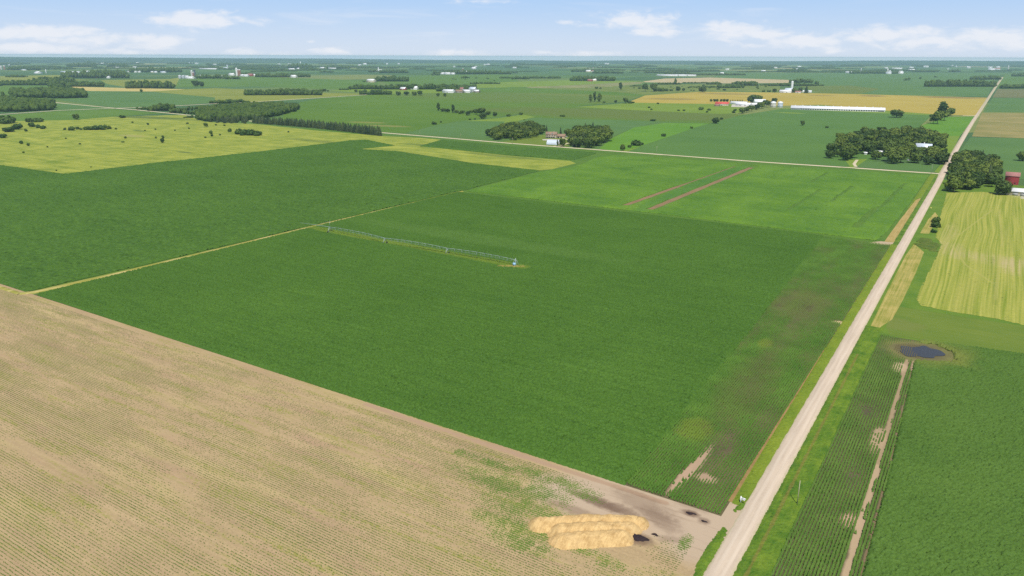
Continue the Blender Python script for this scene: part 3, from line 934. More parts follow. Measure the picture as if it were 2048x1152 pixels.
sheet("field", [(-620, -20), (-42.0, -20), (-42.0, 190.5), (-46.6, 190.5), (-46.6, 182.2), (-620, 181.6)], Z(), soil_m, "tan bare field with faint seedling rows, bottom left", cat="field")
sd_m = field_mat("seedling_leaves", (.075, .115, .028), (.15, .19, .045), big=20, fine=.8)
x, y = rowpos(-470, -49, 35, 178, .84, .42, axis="X")
vis = (y > 62 + (-x - 188) * -.25) & (x > -460)
den = .55 * vnoise(x, y, (30, 5)) + .35 * vnoise(x, y, (9, 2.5)) + .2 * vnoise(x, y, (70, 22))
yd = np.minimum.reduce([ell(x, y, *P(1290, 1015), 24, 9), ell(x, y, *P(1380, 1045), 15, 9), ell(x, y, *P(1440, 1035), 10, 9), ell(x, y, *P(1180, 1005), 15, 5), ell(x, y, *P(1180, 1062), 17, 9)])
den -= .9 * np.clip(1.3 - yd, 0, 1)
keep = vis & (den + rng.random(len(x)) * .4 > .62)
x, y, d = x[keep], y[keep], den[keep]
plants("seedling_rows", x, y, rng.uniform(.26, .48, len(x)) * np.clip(.7 + .6 * d, .6, 1.2), rng.uniform(.10, .24, len(x)), sd_m, "rows of small seedlings across the tan field", elong=(1.25, .7))
# lusher weeds near the straw heap and along the field edge
x = rng.uniform(-130, -46, 300000)
y = rng.uniform(118, 177.5, 300000)
den = np.zeros(len(x))
for (px_, py_, rx, ry) in ((1090, 1030, 9, 3.2), (1030, 1010, 9, 5), (1010, 970, 16, 4), (960, 920, 26, 1.6), (1100, 958, 13, 2.0), (1080, 985, 8, 3), (1060, 1060, 7, 3), (1040, 1085, 8, 3), (1180, 1105, 6, 1.6), (1370, 1087, 1.4, 3), (1220, 1130, 3, 2), (990, 1040, 6, 3), (1160, 990, 6, 1.5)):
    den = np.maximum(den, np.clip(1.5 - ell(x, y, *P(px_, py_), rx, ry), 0, 1))
yr = np.round(y / .84) * .84
k = (rng.random(len(x)) < den * .8 * vnoise(x, y, 2.5))
plants("weed_patch", x[k], yr[k] + rng.normal(0, .14, k.sum()), rng.uniform(.15, .32, k.sum()), rng.uniform(.08, .2, k.sum()), field_mat("weed_leaves", (.07, .15, .02), (.13, .21, .03), big=10, fine=.8), "bright green weeds around the straw heap", cat="weeds")

# --- road verges
verge_m = field_mat("verge_grass", (.05, .125, .012), (.15, .225, .022), big=7, a_big=2.2, streak=(1.2, 16), a_streak=1.0, fine=.6, a_fine=.9,
                    lines=[(-33.6, 60, -33.8, 330, .9, (.2, .15, .04), .55)])
verge_l = field_mat("verge_grass_left", (.11, .18, .016), (.2, .25, .025), big=12, a_big=1.6, fine=.6, a_fine=1.0)
ditch_m = field_mat("reddish_dry_edge", (.2, .14, .05), (.36, .22, .09), big=5, a_big=1.6, fine=.7)
sheet("verge", [(-46.8, 190.5), (-42.0, 190.5), (-42.0, 935), (-50.5, 935), (-50.5, 556), (-46.8, 556)], Z(), verge_l, "grassy ground of the left verge", cat="verge")
sheet("verge", [(-47.5, 190.6), (-46.1, 190.6), (-46.5, 225), (-46.6, 260), (-46.9, 330), (-47.2, 330), (-47.4, 250)], Z(), ditch_m, "reddish dry edge of the corn beside the left verge", cat="verge")
canopy("verge_grass", -36.5, -28.6, 60, 372, .42, .05, .5, verge_m, "bright grass verge on the right side of the gravel road", cat="grass")
canopy("verge_grass", -47.2, -42.8, 190, 556, .42, .05, .4, verge_l, "narrow grass verge on the left side of the gravel road", cat="grass",
       mask=lambda X, Y: (X > np.interp(Y, [190, 225, 260, 340], [-46.1, -46.5, -46.7, -47.2]) + .5 * (vnoise(X, Y, 4.0) - .5)) & ((Y > 196) | (X < -43.8 + (Y - 190) * .1)))
canopy("verge_grass", -47.5, -42.8, 120, 178, .4, .05, .5, verge_m, "grass wedge left of the road below the field entrance", cat="grass",
       mask=lambda X, Y: inside(PX((1380, 1160), (1392, 1130), (1415, 1090), (1440, 1058), (1450, 1052), (1457, 1062), (1447, 1085), (1415, 1160)), X, Y))
canopy("verge_grass", -48, -42.8, 183, 192, .4, .05, .5, verge_m, "small grass corner by the white sign post", cat="grass",
       mask=lambda X, Y: inside(PX((1462, 1022), (1470, 1028), (1487, 1020), (1500, 1002), (1490, 1000), (1478, 1008)), X, Y))
STRAW = PX((1765, 489), (1800, 440), (1832, 400), (1842, 396), (1828, 425), (1798, 478), (1792, 488))
canopy("verge_grass", -51, -46, 556, 930, .9, .05, .5, verge_l, "grass strip beyond the corn on the left of the road", cat="grass", mask=lambda X, Y: ~inside(STRAW, X, Y))
canopy("verge_grass", -46, -42.7, 556, 930, .9, .05, .5, verge_m, "green verge along the far half of the road", cat="grass")
sheet("field", PX((1765, 489), (1800, 440), (1832, 400), (1842, 396), (1828, 425), (1798, 478), (1792, 488)), Z(), field_mat("mown_straw_strip", (.3, .22, .06), (.46, .34, .13), big=10, streak=(1.0, 30), a_streak=1.8, fine=1), "straw-yellow mown strip left of the road", cat="field")
sheet("field", PX((1730, 486), (1762, 483), (1800, 487), (1788, 491), (1750, 489)), Z(), field_mat("bare_field_entrance", (.4, .3, .18), (.48, .37, .24), big=8), "bare dirt field entrance at the corn corner", cat="field")

# --- right side grass, hay and mown strips
g2m = field_mat("mown_meadow", (.1, .165, .02), (.155, .205, .03), big=25, a_big=1.2, streak=(40, 3), a_streak=1.2, fine=.8, a_fine=.6,
                patches=[(*P(1800, 650), 10, 9, 0, (.155, .185, .04), .7)])
sheet("field", [(-36.4, 363), (-28.5, 362), (130, 373), (140, 900), (-36.4, 900)], Z(), field_mat("right_rough_grass", (.075, .16, .016), (.15, .225, .024), big=14, a_big=1.6, fine=1.2, a_fine=.8), "rough green grass between the road and the hay field", cat="field")
sheet("field", PX((1772, 655), (1782, 625), (1800, 614), (1850, 622), (2060, 655), (2060, 709), (1900, 687), (1780, 672)), Z(), g2m, "smooth light green meadow strip above the pond", cat="field")
hay = NT("cut_hay")
hx, hy, _ = hay.xyz()
wob = hay.math("MULTIPLY", hay.math("SUBTRACT", hay.noise((60, 150, 30), 1, .4), .5), 8.0)
u = hay.math("ADD", hx, wob)
pv_ = hay.node("ShaderNodeCombineXYZ", {0: u, 1: hy, 2: 0.0}).outputs[0]
s1 = hay.noise((1.15, 120, 9), 2, .5, vec=pv_)
s2 = hay.noise((6, 200, 9), 2, .5, vec=pv_, off=3)
c = hay.mix(hay.sstep(s1, .22, .78), (.18, .235, .025), (.39, .375, .08))
c = hay.mix(hay.math("MULTIPLY", hay.sstep(s2, .45, .7), .5), c, (.36, .34, .08))
c = hay.mix(hay.math("MULTIPLY", hay.sstep(hay.noise(1.2, 3, .7), .45, .8), .4), c, (.1, .15, .02))
for (px_, py_, rx, ry, rot, op) in ((1905, 500, 8, 26, .2, .5), (1990, 520, 22, 14, -.25, .45), (2040, 535, 10, 22, 0, .6), (1900, 465, 5, 30, 0, .45)):
    c = hay.mix(hay.math("MULTIPLY", hay.math("MULTIPLY", hay.ellipse(*P(px_, py_), rx, ry, rot, .5, .4, 8), hay.sstep(s1, .3, .75)), op), c, (.46, .36, .2))
for (a, b, w_) in (((1905, 492), (1930, 530), 1.5), ((1930, 530), (1990, 570), 1.3), ((1912, 475), (1985, 420), 1.2), ((2005, 495), (1998, 420), 1.6), ((1990, 600), (2000, 510), 1.8)):
    c = hay.mix(hay.math("MULTIPLY", hay.lineseg(*P(*a), *P(*b), w_), .6), c, (.36, .34, .09))
c = hay.mix(hay.math("MULTIPLY", hay.lineseg(*P(1990, 610), *P(1985, 515), 2.2), .22), c, (.09, .15, .018))
hay_m = hay.finish(c, .9, .1)
HAY = PX((1893, 386), (1960, 384), (2070, 392), (2080, 660), (2000, 640), (1900, 624), (1840, 612), (1831, 600), (1842, 572), (1868, 520), (1882, 490), (1870, 475), (1880, 430))
hb = [p for p in HAY]
xs_ = [p[0] for p in hb]
ys_ = [p[1] for p in hb]


def hay_h(X, Y):
    return .5 + 1.0 * (vnoise(X + 6 * vnoise(X, Y, (60.0, 150.0)), Y, (2.2, 160.0)))


canopy("hay_stubble", min(xs_), 75, min(ys_), max(ys_), .75, .04, .16, hay_m, "yellow-green cut hay with curved windrow stripes", mask=lambda X, Y: inside(HAY, X, Y), cat="hay", hfun=hay_h)
strip2 = field_mat("mown_roadside", (.2, .22, .03), (.44, .35, .11), big=10, streak=(.9, 45), a_streak=2.2, fine=.9, a_fine=.7)
sheet("field", PX((1740, 655), (1776, 580), (1812, 510), (1828, 488), (1848, 505), (1830, 550), (1806, 600), (1784, 640), (1756, 658)), Z(), strip2, "mown straw-striped strip between the road and the hay", cat="field")
sheet("field", PX((1840, 467), (1856, 440), (1870, 425), (1876, 432), (1866, 452), (1858, 468)), Z(), strip2, "short tan mown strip beside the three shrubs", cat="field")
sheet("field", PX((1882, 470), (1886, 440), (1893, 386), (1898, 386), (1890, 440), (1888, 470)), Z(), strip2, "pale mown headland along the hay field", cat="field")
canopy("weeds", -38, -12, 550, 640, .8, .1, .9, field_mat("rank_weeds", (.055, .11, .014), (.13, .155, .03), big=5, a_big=1.8), "dark rank weeds in the dip below the three shrubs",
       mask=lambda X, Y: np.minimum(ell(X, Y, *P(1853, 487), 6, 16), ell(X, Y, *P(1866, 500), 3, 30)) + 1.0 * (vnoise(X, Y, 5.0) - .5) < 1, cat="weeds")

# ================================================================== NEAR THINGS
# --- golden heap: three long ridges side by side
hp = [PX((1080, 1052), (1180, 1047), (1276, 1049)), PX((1122, 1067), (1180, 1063), (1256, 1063)), PX((1126, 1083), (1180, 1080), (1240, 1077))]


def heap_z(X, Y):
    z = np.zeros(X.shape)
    for k, (pl, wd, ht) in enumerate(zip(hp, (3.3, 3.8, 3.8), (2.3, 2.2, 2.0))):
        best = np.full(X.shape, 9e9)
        tt = np.zeros(X.shape)
        for a, b in zip(pl[:-1], pl[1:]):
            dx, dy = b[0] - a[0], b[1] - a[1]
            t = np.clip(((X - a[0]) * dx + (Y - a[1]) * dy) / (dx * dx + dy * dy), 0, 1)
            d = np.hypot(X - a[0] - t * dx, Y - a[1] - t * dy)
            tt = np.where(d < best, X, tt)
            best = np.minimum(best, d)
        w = wd * (.92 + .2 * vnoise(X, Y, 2.2))
        h = ht * (.86 + .24 * vnoise(X + 40 * k, Y * 0, 3.2))
        z = np.maximum(z, np.minimum(h, h * 1.08 * np.clip(1 - (best / w) ** 1.55, 0, 1)))
    z += np.where(z > .05, .3 * (vnoise(X, Y, (.8, 2.6)) - .5) + .24 * (vnoise(X, Y, .45) - .5), 0)
    return z


xs = np.arange(-102, -56, .3)
ys = np.arange(136, 172, .3)
X, Y = np.meshgrid(xs, ys, indexing="ij")
Zh = heap_z(X, Y)
M = Zh > .1
idx = np.arange(X.size).reshape(X.shape)
q = np.stack([idx[:-1, :-1], idx[1:, :-1], idx[1:, 1:], idx[:-1, 1:]], -1)[(M[:-1, :-1] | M[1:, :-1] | M[1:, 1:] | M[:-1, 1:])]
V = np.stack([X, Y, np.where(M, Zh + .2, .05)], -1).reshape(-1, 3)
used = np.unique(q)
rm = np.zeros(len(V), np.int64)
rm[used] = np.arange(len(used))
nt = NT("golden_heap")
c = field_color(nt, (.41, .26, .105), (.68, .475, .215), big=2.2, a_big=1.7, streak=(.5, 3.0), a_streak=1.2, fine=.35, a_fine=1.4)
c = nt.mix(nt.math("MULTIPLY", nt.sstep(nt.noise((1.0, 5, 2), 3, .65), .55, .75), .45), c, (.33, .2, .085))
c = nt.mix(nt.math("MULTIPLY", nt.sstep(nt.noise((9, 3, 3), 3, .6, off=4), .5, .75), .35), c, (.62, .44, .22))
heap = link("heap", raw_mesh("heap", V[used], rm[q], nt.finish(c, .95, .08)))
tag(heap, "golden straw-coloured heap of three long ridges beside the field entrance", "heap")

muck_m = plain_mat("dark_muck", (.035, .024, .026), .95, .1, .4, .6)


def mound(name, cx, cy, rx, ry, h, seed, label):
    r = random.Random(seed)
    vs, fs = [], []
    nr, na = 6, 22
    ph = [r.uniform(0, 6.28) for _ in range(4)]
    for i in range(nr + 1):
        t = i / nr
        for k in range(na):
            a = 2 * math.pi * k / na
            w = 1 + .3 * math.sin(2 * a + ph[0]) + .22 * math.sin(3 * a + ph[1]) + .12 * math.sin(7 * a + ph[2])
            zz = h * (1 - t * t) * r.uniform(.6, 1.25) if i < nr else -.02
            vs.append((rx * t * w * math.cos(a), ry * t * w * math.sin(a), zz))
    for i in range(nr):
        for k in range(na):
            fs.append((i * na + k, (i + 1) * na + k, (i + 1) * na + (k + 1) % na, i * na + (k + 1) % na))
    o = link(name, raw_mesh(name, vs, fs, muck_m), None, (cx, cy, _z[0]))
    tag(o, label, "muck pile", "dark muck left on the field entrance")


mound("muck_pile", *P(1273, 1077), 2.6, 1.4, .9, 1, "largest dark muck patch, touching the right end of the golden heap")
mound("muck_pile", *P(1381, 1028), 1.4, .6, .3, 2, "dark muck smear on pale dirt toward the road entrance")
mound("muck_pile", *P(1310, 1071), .75, .5, .4, 3, "small dark lump on the dirt right of the golden heap")
mound("muck_pile", *P(1408, 1044), .7, .5, .2, 4, "faint brown lump on the dirt nearest to the gravel road")

# --- white sign post
white_m = plain_mat("white_paint", (.8, .8, .8), .5, .3, .05)
sx, sy = P(1480.8, 1006.5)
sg = tag(empty("sign", (sx, sy, _z[0]), R(-8)), "white wooden yard sign post with a side arm and hanging panel by the field entrance", "sign")
MB().box(-.15, .15, -.15, .15, 0, 2.0).build("post", white_m, sg)
MB().box(.15, 1.4, -.1, .1, 1.6, 1.8).build("arm", white_m, sg)
MB().box(.3, 1.2, -.03, .03, .95, 1.5).build("panel", white_m, sg)
MB().lathe([(.16, 2.0), (.16, 2.05), (.02, 2.2)], 4).build("post_cap", white_m, sg)
# --- small yellow marker
yx, yy = P(1861.5, 418.5)
mk = tag(empty("marker", (yx, yy, _z[0])), "small bright yellow roadside marker on a post in the grass", "marker")
MB().box(-.06, .06, -.06, .06, 0, 1.0).build("post", white_m, mk)
MB().box(-.45, .45, -.05, .05, .6, 1.3).build("panel", plain_mat("yellow_panel", (.85, .72, .12), .5), mk)

# --- utility poles
pole_m = plain_mat("weathered_pole", (.42, .37, .24), .8, .2, .2, .6)
dark_pole = plain_mat("grey_pole", (.3, .28, .24), .8, .2, .2, .6)


insul_m = plain_mat("insulator", (.5, .5, .48), .3)


def pole(x, y, h, label, arm=True, mat=pole_m, r=.15, rz=0.0, group="utility poles"):
    e = tag(empty("utility_pole", (x, y, .1), rz), label, "utility pole", group)
    MB().bar((0, 0, 0), (0, 0, h), r, 8, r * .75).build("post", mat, e)
    if arm:
        MB().box(-1.0, 1.0, -.07, .07, h - .9, h - .72).build("crossarm", mat, e)
        for k in (-.85, 0.5, .85):
            MB().lathe([(.05, h - .72), (.07, h - .6), (.03, h - .5)], 6, k, 0).build("insulator", insul_m, e)
    else:
        MB().lathe([(r * .95, h), (r * .95, h + .05), (.02, h + .12)], 8).build("pole_cap", mat, e)


pole(*P(1593.8, 1010.8), 7.9, "tall bare pale pole standing in the near right verge", False, pole_m, .13)
pole(*P(1313, 307.5), 9.5, "thin pole across the section road, before the big bean field", True, pole_m, .13)
pole(*P(840, 273), 9, "thin pole at the left end of the small blue-green field", True, pole_m, .13)
pole(*P(921.5, 279), 9, "thin pole at the middle of the small blue-green field", True, pole_m, .13)
pole(*P(1862, 349), 11, "tallest grey pole at the crossroads corner", True, dark_pole, .14)
pole(*P(1025, 288), 9, "thin pole beside the section road at the farmhouse lawn", True, pole_m, .13)
pole(*P(1908, 385), 10, "pole at the front left corner of the roadside grove", True, pole_m, .14)

# --- irrigation pivot
galv = plain_mat("galvanised_steel", (.33, .40, .38), .45, .5, .08, .7)
tyre_m = plain_mat("tyre_rubber", (.03, .03, .03), .9, .2)
blue_m = plain_mat("blue_box", (.3, .52, .7), .5)
tw = [P(660, 466), P(770, 489), P(895, 510), P(1031, 534)]
pvx, pvy = tw[3]
piv = tag(empty("irrigation_pivot", (pvx, pvy, _z[0])), "long galvanised center pivot irrigation boom across the corn", "irrigation machine")
lt = [Vector((p[0] - pvx, p[1] - pvy, 0)) for p in tw]
HB = 4.3


def span(a, b, name="span"):
    d = (b - a)
    L = d.length
    u = d.normalized()
    s = Vector((-u.y, u.x, 0))
    pipe = MB()
    n = 9
    pts = []
    for i in range(n + 1):
        t = i / n
        pts.append(a + d * t + Vector((0, 0, HB + .7 * 4 * t * (1 - t))))
    for p, q in zip(pts[:-1], pts[1:]):
        pipe.bar(p, q, .12, 6)
    o = pipe.build("span_pipe", galv, piv)
    tr = MB()
    low = []
    for i in range(1, n):
        c = pts[i] - Vector((0, 0, 1.25))
        l, r = c + s * .75, c - s * .75
        low.append((l, r))
        tr.bar(pts[i], l, .035, 4)
        tr.bar(pts[i], r, .035, 4)
        tr.bar(l, r, .035, 4)
    for k in (0, 1):
        ch = [a + Vector((0, 0, HB))] + [q[k] for q in low] + [b + Vector((0, 0, HB))]
        for p, q in zip(ch[:-1], ch[1:]):
            tr.bar(p, q, .03, 4)
    tr.build("truss", galv, o)
    for i in range(1, 18):
        t = i / 18
        top = a + d * t + Vector((0, 0, HB + 2.8 * t * (1 - t)))
        hs = MB()
        hs.bar(top, Vector((top.x, top.y, 1.9)), .03, 4)
        hs.lathe([(.05, 1.75), (.1, 1.85), (.05, 1.95)], 5, top.x, top.y)
        hs.build("drop_hose", galv, o)


def tower(p, u):
    s = Vector((-u.y, u.x, 0))
    o = MB()
    top = p + Vector((0, 0, HB))
    for k in (-1, 1):
        foot = p + s * (2.1 * k) + Vector((0, 0, .75))
        o.bar(top + u * .5, foot, .1, 5)
        o.bar(top - u * .5, foot, .1, 5)
    o.bar(p + s * 2.1 + Vector((0, 0, .8)), p - s * 2.1 + Vector((0, 0, .8)), .11, 5)
    o.bar(p + s * 1.0 + Vector((0, 0, 2.6)), p - s * 1.0 + Vector((0, 0, 2.6)), .07, 5)
    t = o.build("tower_legs", galv, piv)
    for k in (-1, 1):
        c = p + s * (2.1 * k) + Vector((0, 0, .75))
        wv, wf = [], []
        w = MB()
        w.bar(c - u * .17, c + u * .17, .72, 14)
        wh = w.build("wheel", tyre_m, t)
    return t


U = (lt[3] - lt[0]).normalized()
for a, b in zip(lt[:-1], lt[1:]):
    span(a, b)
for p in lt[:3]:
    tower(p, U)
# overhang past the last tower, held by a mast and guys
oh = MB()
end = lt[0] - U * 31
oh.bar(lt[0] + Vector((0, 0, HB)), end + Vector((0, 0, HB - .8)), .12, 6)
oh.bar(lt[0] + Vector((0, 0, HB)), lt[0] + U * .6 + Vector((0, 0, HB + 4.2)), .1, 5)
oh.bar(lt[0] + U * .6 + Vector((0, 0, HB + 4.2)), lt[0] - U * 16 + Vector((0, 0, HB - .3)), .03, 4)
oh.build("overhang_boom", galv, piv)
# fixed centre
ce = MB()
for sx_ in (-1, 1):
    for sy_ in (-1, 1):
        ce.bar(lt[3] + Vector((1.7 * sx_, 1.7 * sy_, 0)), lt[3] + Vector((.4 * sx_, .4 * sy_, HB)), .1, 5)
ce.bar(lt[3], lt[3] + Vector((0, 0, HB + 1.0)), .2, 8)
cc = ce.build("pivot_stand", galv, piv)
MB().box(lt[3].x - .9, lt[3].x + .7, lt[3].y - 1.8, lt[3].y - .8, .9, 2.7).build("control_box", blue_m, cc)

# ================================================================== TREES
def ico(sub=1):
    t = (1 + 5 ** .5) / 2
    v = [(-1, t, 0), (1, t, 0), (-1, -t, 0), (1, -t, 0), (0, -1, t), (0, 1, t), (0, -1, -t), (0, 1, -t), (t, 0, -1), (t, 0, 1), (-t, 0, -1), (-t, 0, 1)]
    f = [(0, 11, 5), (0, 5, 1), (0, 1, 7), (0, 7, 10), (0, 10, 11), (1, 5, 9), (5, 11, 4), (11, 10, 2), (10, 7, 6), (7, 1, 8), (3, 9, 4), (3, 4, 2), (3, 2, 6), (3, 6, 8), (3, 8, 9), (4, 9, 5), (2, 4, 11), (6, 2, 10), (8, 6, 7), (9, 8, 1)]
    v = [tuple(np.array(p) / np.linalg.norm(p)) for p in v]
    for _ in range(sub - 1):
        cache, nf = {}, []

        def mid(a, b):
            k = (min(a, b), max(a, b))
            if k not in cache:
                q = (np.array(v[a]) + np.array(v[b])) / 2
                v.append(tuple(q / np.linalg.norm(q)))
                cache[k] = len(v) - 1
            return cache[k]
        for a, b, c_ in f:
            ab, bc, ca = mid(a, b), mid(b, c_), mid(c_, a)
            nf += [(a, ab, ca), (b, bc, ab), (c_, ca, bc), (ab, bc, ca)]
        f = nf
    return np.array(v), np.array(f)


ICO1, ICO2 = ico(1), ico(2)


def crown_mesh(name, lobes, nleaf, size, mat, r, core=.8):
    """Crown from lobes (x, y, z, rx, rz): solid inner cores added to block light, and many loose leaf clumps."""
    V, Fq = [], []
    n0 = 0
    for (x, y, z, rx, rz) in lobes:
        v, f = ICO2
        jit = 1 + r.uniform(-.22, .18, len(v))[:, None]
        vv = v * jit * np.array([rx, rx, rz]) * core + np.array([x, y, z])
        V.append(vv)
        Fq.append(f + n0)
        n0 += len(vv)
    tris = np.concatenate(Fq)
    area = np.array([l[3] ** 1.3 * l[4] ** .7 for l in lobes])
    pick = r.choice(len(lobes), nleaf, p=area / area.sum())
    L = np.array(lobes)[pick]
    d = r.normal(size=(nleaf, 3))
    d[:, 2] += .25
    d /= np.linalg.norm(d, axis=1)[:, None]
    rad = r.uniform(.78, 1.12, nleaf)[:, None]
    c = L[:, :3] + d * rad * np.stack([L[:, 3], L[:, 3], L[:, 4]], 1)
    nrm = d + r.normal(0, .55, (nleaf, 3))
    nrm /= np.linalg.norm(nrm, axis=1)[:, None]
    t = np.cross(nrm, r.normal(size=(nleaf, 3)))
    t /= np.linalg.norm(t, axis=1)[:, None] + 1e-9
    b = np.cross(nrm, t)
    s = (size * r.uniform(.6, 1.4, nleaf))[:, None]
    corners = np.stack([c - t * s - b * s * .6, c + t * s - b * s * .4 + nrm * s * .2, c + t * s * .7 + b * s * .7, c - t * s * .8 + b * s * .5 - nrm * s * .25], 1).reshape(-1, 3)
    base = n0 + np.arange(nleaf)[:, None] * 4
    tris = np.concatenate([tris, base + np.array([[0, 1, 2]]), base + np.array([[0, 2, 3]])])
    V.append(corners)
    return raw_mesh(name, np.concatenate(V), tris, mat)


bark = plain_mat("bark", (.09, .068, .05), .9, .1, .3, .5)
leaf_m = foliage_mat("tree_leaves", (.046, .088, .013), (.14, .19, .028))
leaf_dk = foliage_mat("dark_tree_leaves", (.034, .07, .013), (.10, .15, .024))
leaf_yl = foliage_mat("light_tree_leaves", (.075, .13, .016), (.16, .21, .03))
conif_m = foliage_mat("conifer_needles", (.02, .042, .014), (.055, .08, .024))
bush_m = foliage_mat("bush_leaves", (.03, .072, .013), (.08, .13, .02), 1.5)


def trunk_mesh(h, rr, r, limbs=4, spread=2.0):
    mb = MB()
    mb.bar((0, 0, -.1), (.15, .1, h * .45), rr, 7, rr * .7)
    for k in range(limbs):
        a = 2 * math.pi * k / limbs + r.uniform(-.4, .4)
        mb.bar((.15, .1, h * r.uniform(.28, .42)), (math.cos(a) * spread * r.uniform(.6, 1), math.sin(a) * spread * r.uniform(.6, 1), h * r.uniform(.55, .75)), rr * .5, 5, rr * .15)
    return raw_mesh("trunk", mb.v, mb.f, bark)


def tree_proto(kind, seed):
    """Returns crown mesh, trunk mesh for a tree of unit size: height 12 m."""
    r = np.random.default_rng(seed)
    lob = []
    if kind == "broad":
        lob.append((0, 0, 7.2, 3.6, 3.6))
        for k in range(8):
            a = k * 2.4 + r.uniform(-.3, .3)
            q = r.uniform(1.6, 3.4)
            lob.append((math.cos(a) * q, math.sin(a) * q, r.uniform(4.0, 9.4), r.uniform(1.5, 2.3), r.uniform(1.4, 2.1)))
        cm = crown_mesh("crown", lob, 620, .62, leaf_m, r)
    elif kind == "tall":
        for k in range(8):
            z = 2.4 + k * 1.15
            w = 2.2 * math.sin(math.pi * (k + 1.2) / 9.5) ** .7
            lob.append((r.uniform(-.7, .7), r.uniform(-.7, .7), z, max(.8, w * r.uniform(.75, 1.1)), 1.3))
        cm = crown_mesh("crown", lob, 480, .5, leaf_dk, r)
    elif kind == "round":
        lob.append((0, 0, 5.6, 4.1, 4.2))
        for k in range(9):
            a = k * 2.4
            q = r.uniform(2.0, 3.6)
            lob.append((math.cos(a) * q, math.sin(a) * q, r.uniform(2.4, 8.4), r.uniform(1.4, 2.2), r.uniform(1.3, 2.0)))
        cm = crown_mesh("crown", lob, 640, .6, leaf_dk, r)
    elif kind == "light":
        for k in range(9):
            a = k * 2.4
            q = r.uniform(.8, 3.2)
            lob.append((math.cos(a) * q, math.sin(a) * q, r.uniform(4.2, 9.8), r.uniform(1.4, 2.2), r.uniform(1.2, 1.9)))
        cm = crown_mesh("crown", lob, 560, .58, leaf_yl, r)
    elif kind == "conifer":
        n0, V, Fs = 0, [], []
        for k in range(9):
            z = 1.0 + k * 1.25
            w = 2.7 * (1 - k / 9.4) ** .85
            ns = 13
            ring = []
            for i in range(ns):
                a = 2 * math.pi * i / ns + r.uniform(-.15, .15)
                q = w * (1.12 if i % 2 else .74) * r.uniform(.85, 1.15)
                ring.append((math.cos(a) * q, math.sin(a) * q, z - .5 + r.uniform(-.3, .2)))
            V += ring + [(r.uniform(-.1, .1), r.uniform(-.1, .1), z + 1.9)]
            Fs += [(n0 + i, n0 + (i + 1) % ns, n0 + ns) for i in range(ns)]
            n0 += ns + 1
        cm = raw_mesh("crown", V, Fs, conif_m)
    tm = trunk_mesh(9.0 if kind != "conifer" else 16, .3 if kind != "conifer" else .2, r, 0 if kind == "conifer" else 4)
    return cm, tm


PROTO = {k: [tree_proto(k, 10 * i + s) for i in range(nv)] for s, (k, nv) in enumerate((("broad", 5), ("tall", 3), ("round", 3), ("light", 2), ("conifer", 3)))}
NAMES = {"broad": "broadleaf_tree", "tall": "poplar_tree", "round": "round_tree", "light": "pale_tree", "conifer": "conifer_tree"}
_tc = [0]


def tree(x, y, h, kind="broad", label=None, group=None, wide=1.0, z=0.05):
    _tc[0] += 1
    cm, tm = PROTO[kind][_tc[0] % len(PROTO[kind])]
    k = h / 12.0
    e = tag(empty(NAMES[kind], (x, y, z), random.uniform(0, 6.28)), label, "tree", group)
    e.scale = (k * wide, k * wide, k)
    link("trunk", tm, e)
    link("crown", cm, e)
    return e


def bush_proto(seed):
    r = np.random.default_rng(seed)
    lob = [(0, 0, 1.3, 1.7, 1.4)]
    for k in range(5):
        a = k * 2.4
        lob.append((math.cos(a) * 1.2, math.sin(a) * 1.2, r.uniform(.7, 2.0), r.uniform(.7, 1.1), r.uniform(.7, 1.1)))
    return crown_mesh("shrub", lob, 220, .34, bush_m, r)


BUSH = [bush_proto(s) for s in range(5)]
_bc = [0]


def bush(x, y, h, label=None, group=None, wide=1.0):
    _bc[0] += 1
    o = link("shrub", BUSH[_bc[0] % 5], None, (x, y, .05), random.uniform(0, 6.28))
    k = h / 3.0
    o.scale = (k * wide, k * wide, k)
    tag(o, label, "shrub", group)
    return o


def hpx(px, py, hp):
    """Real height of something hp photo-pixels tall standing at a photo point."""
    p = P(px, py)
    return hp * dist(p) / FPX


def scatter(poly, spacing, r, holes=()):
    """Jittered ground positions in an outline."""
    xs = [p[0] for p in poly]
    ys = [p[1] for p in poly]
    gx = np.arange(min(xs), max(xs), spacing)
    gy = np.arange(min(ys), max(ys), spacing)
    out = []
    for i, a in enumerate(gx):
        for b in gy:
            x = a + r.uniform(-.38, .38) * spacing
            y = b + (i % 2) * spacing * .5 + r.uniform(-.38, .38) * spacing
            if inside(poly, np.array([x]), np.array([y]))[0] and not any(math.hypot((x - h[0]) / h[2], (y - h[1]) / h[3]) < 1 for h in holes):
                out.append((x, y))
    return out


rt = np.random.default_rng(21)
woods = []            # far trees as (x, y, height, crown radius, level)

# dense farm grove right of centre
GA = PX((1653, 319), (1702, 323), (1712, 313), (1722, 313), (1735, 320), (1775, 322), (1782, 328), (1885, 332), (1893, 300), (1888, 282), (1850, 270), (1795, 268), (1720, 270), (1685, 280), (1658, 300))
hA = [(*P(1757, 312), 11, 26), (*P(1846, 303), 17, 32), (*P(1850, 309), 11, 30), (*P(1780, 319), 8, 14), (*P(1720, 312), 12, 30), (*P(1815, 322), 12, 10)]
for (x, y) in scatter(GA, 15.0, rt, hA):
    u = rt.random()
    kind = "broad" if u < .62 else ("round" if u < .82 else ("light" if u < .93 else "tall"))
    tree(x, y, rt.uniform(9, 17.5), kind, "leafy tree in the dense farm grove left of the far road", "trees of the dense farm grove", 1.35)
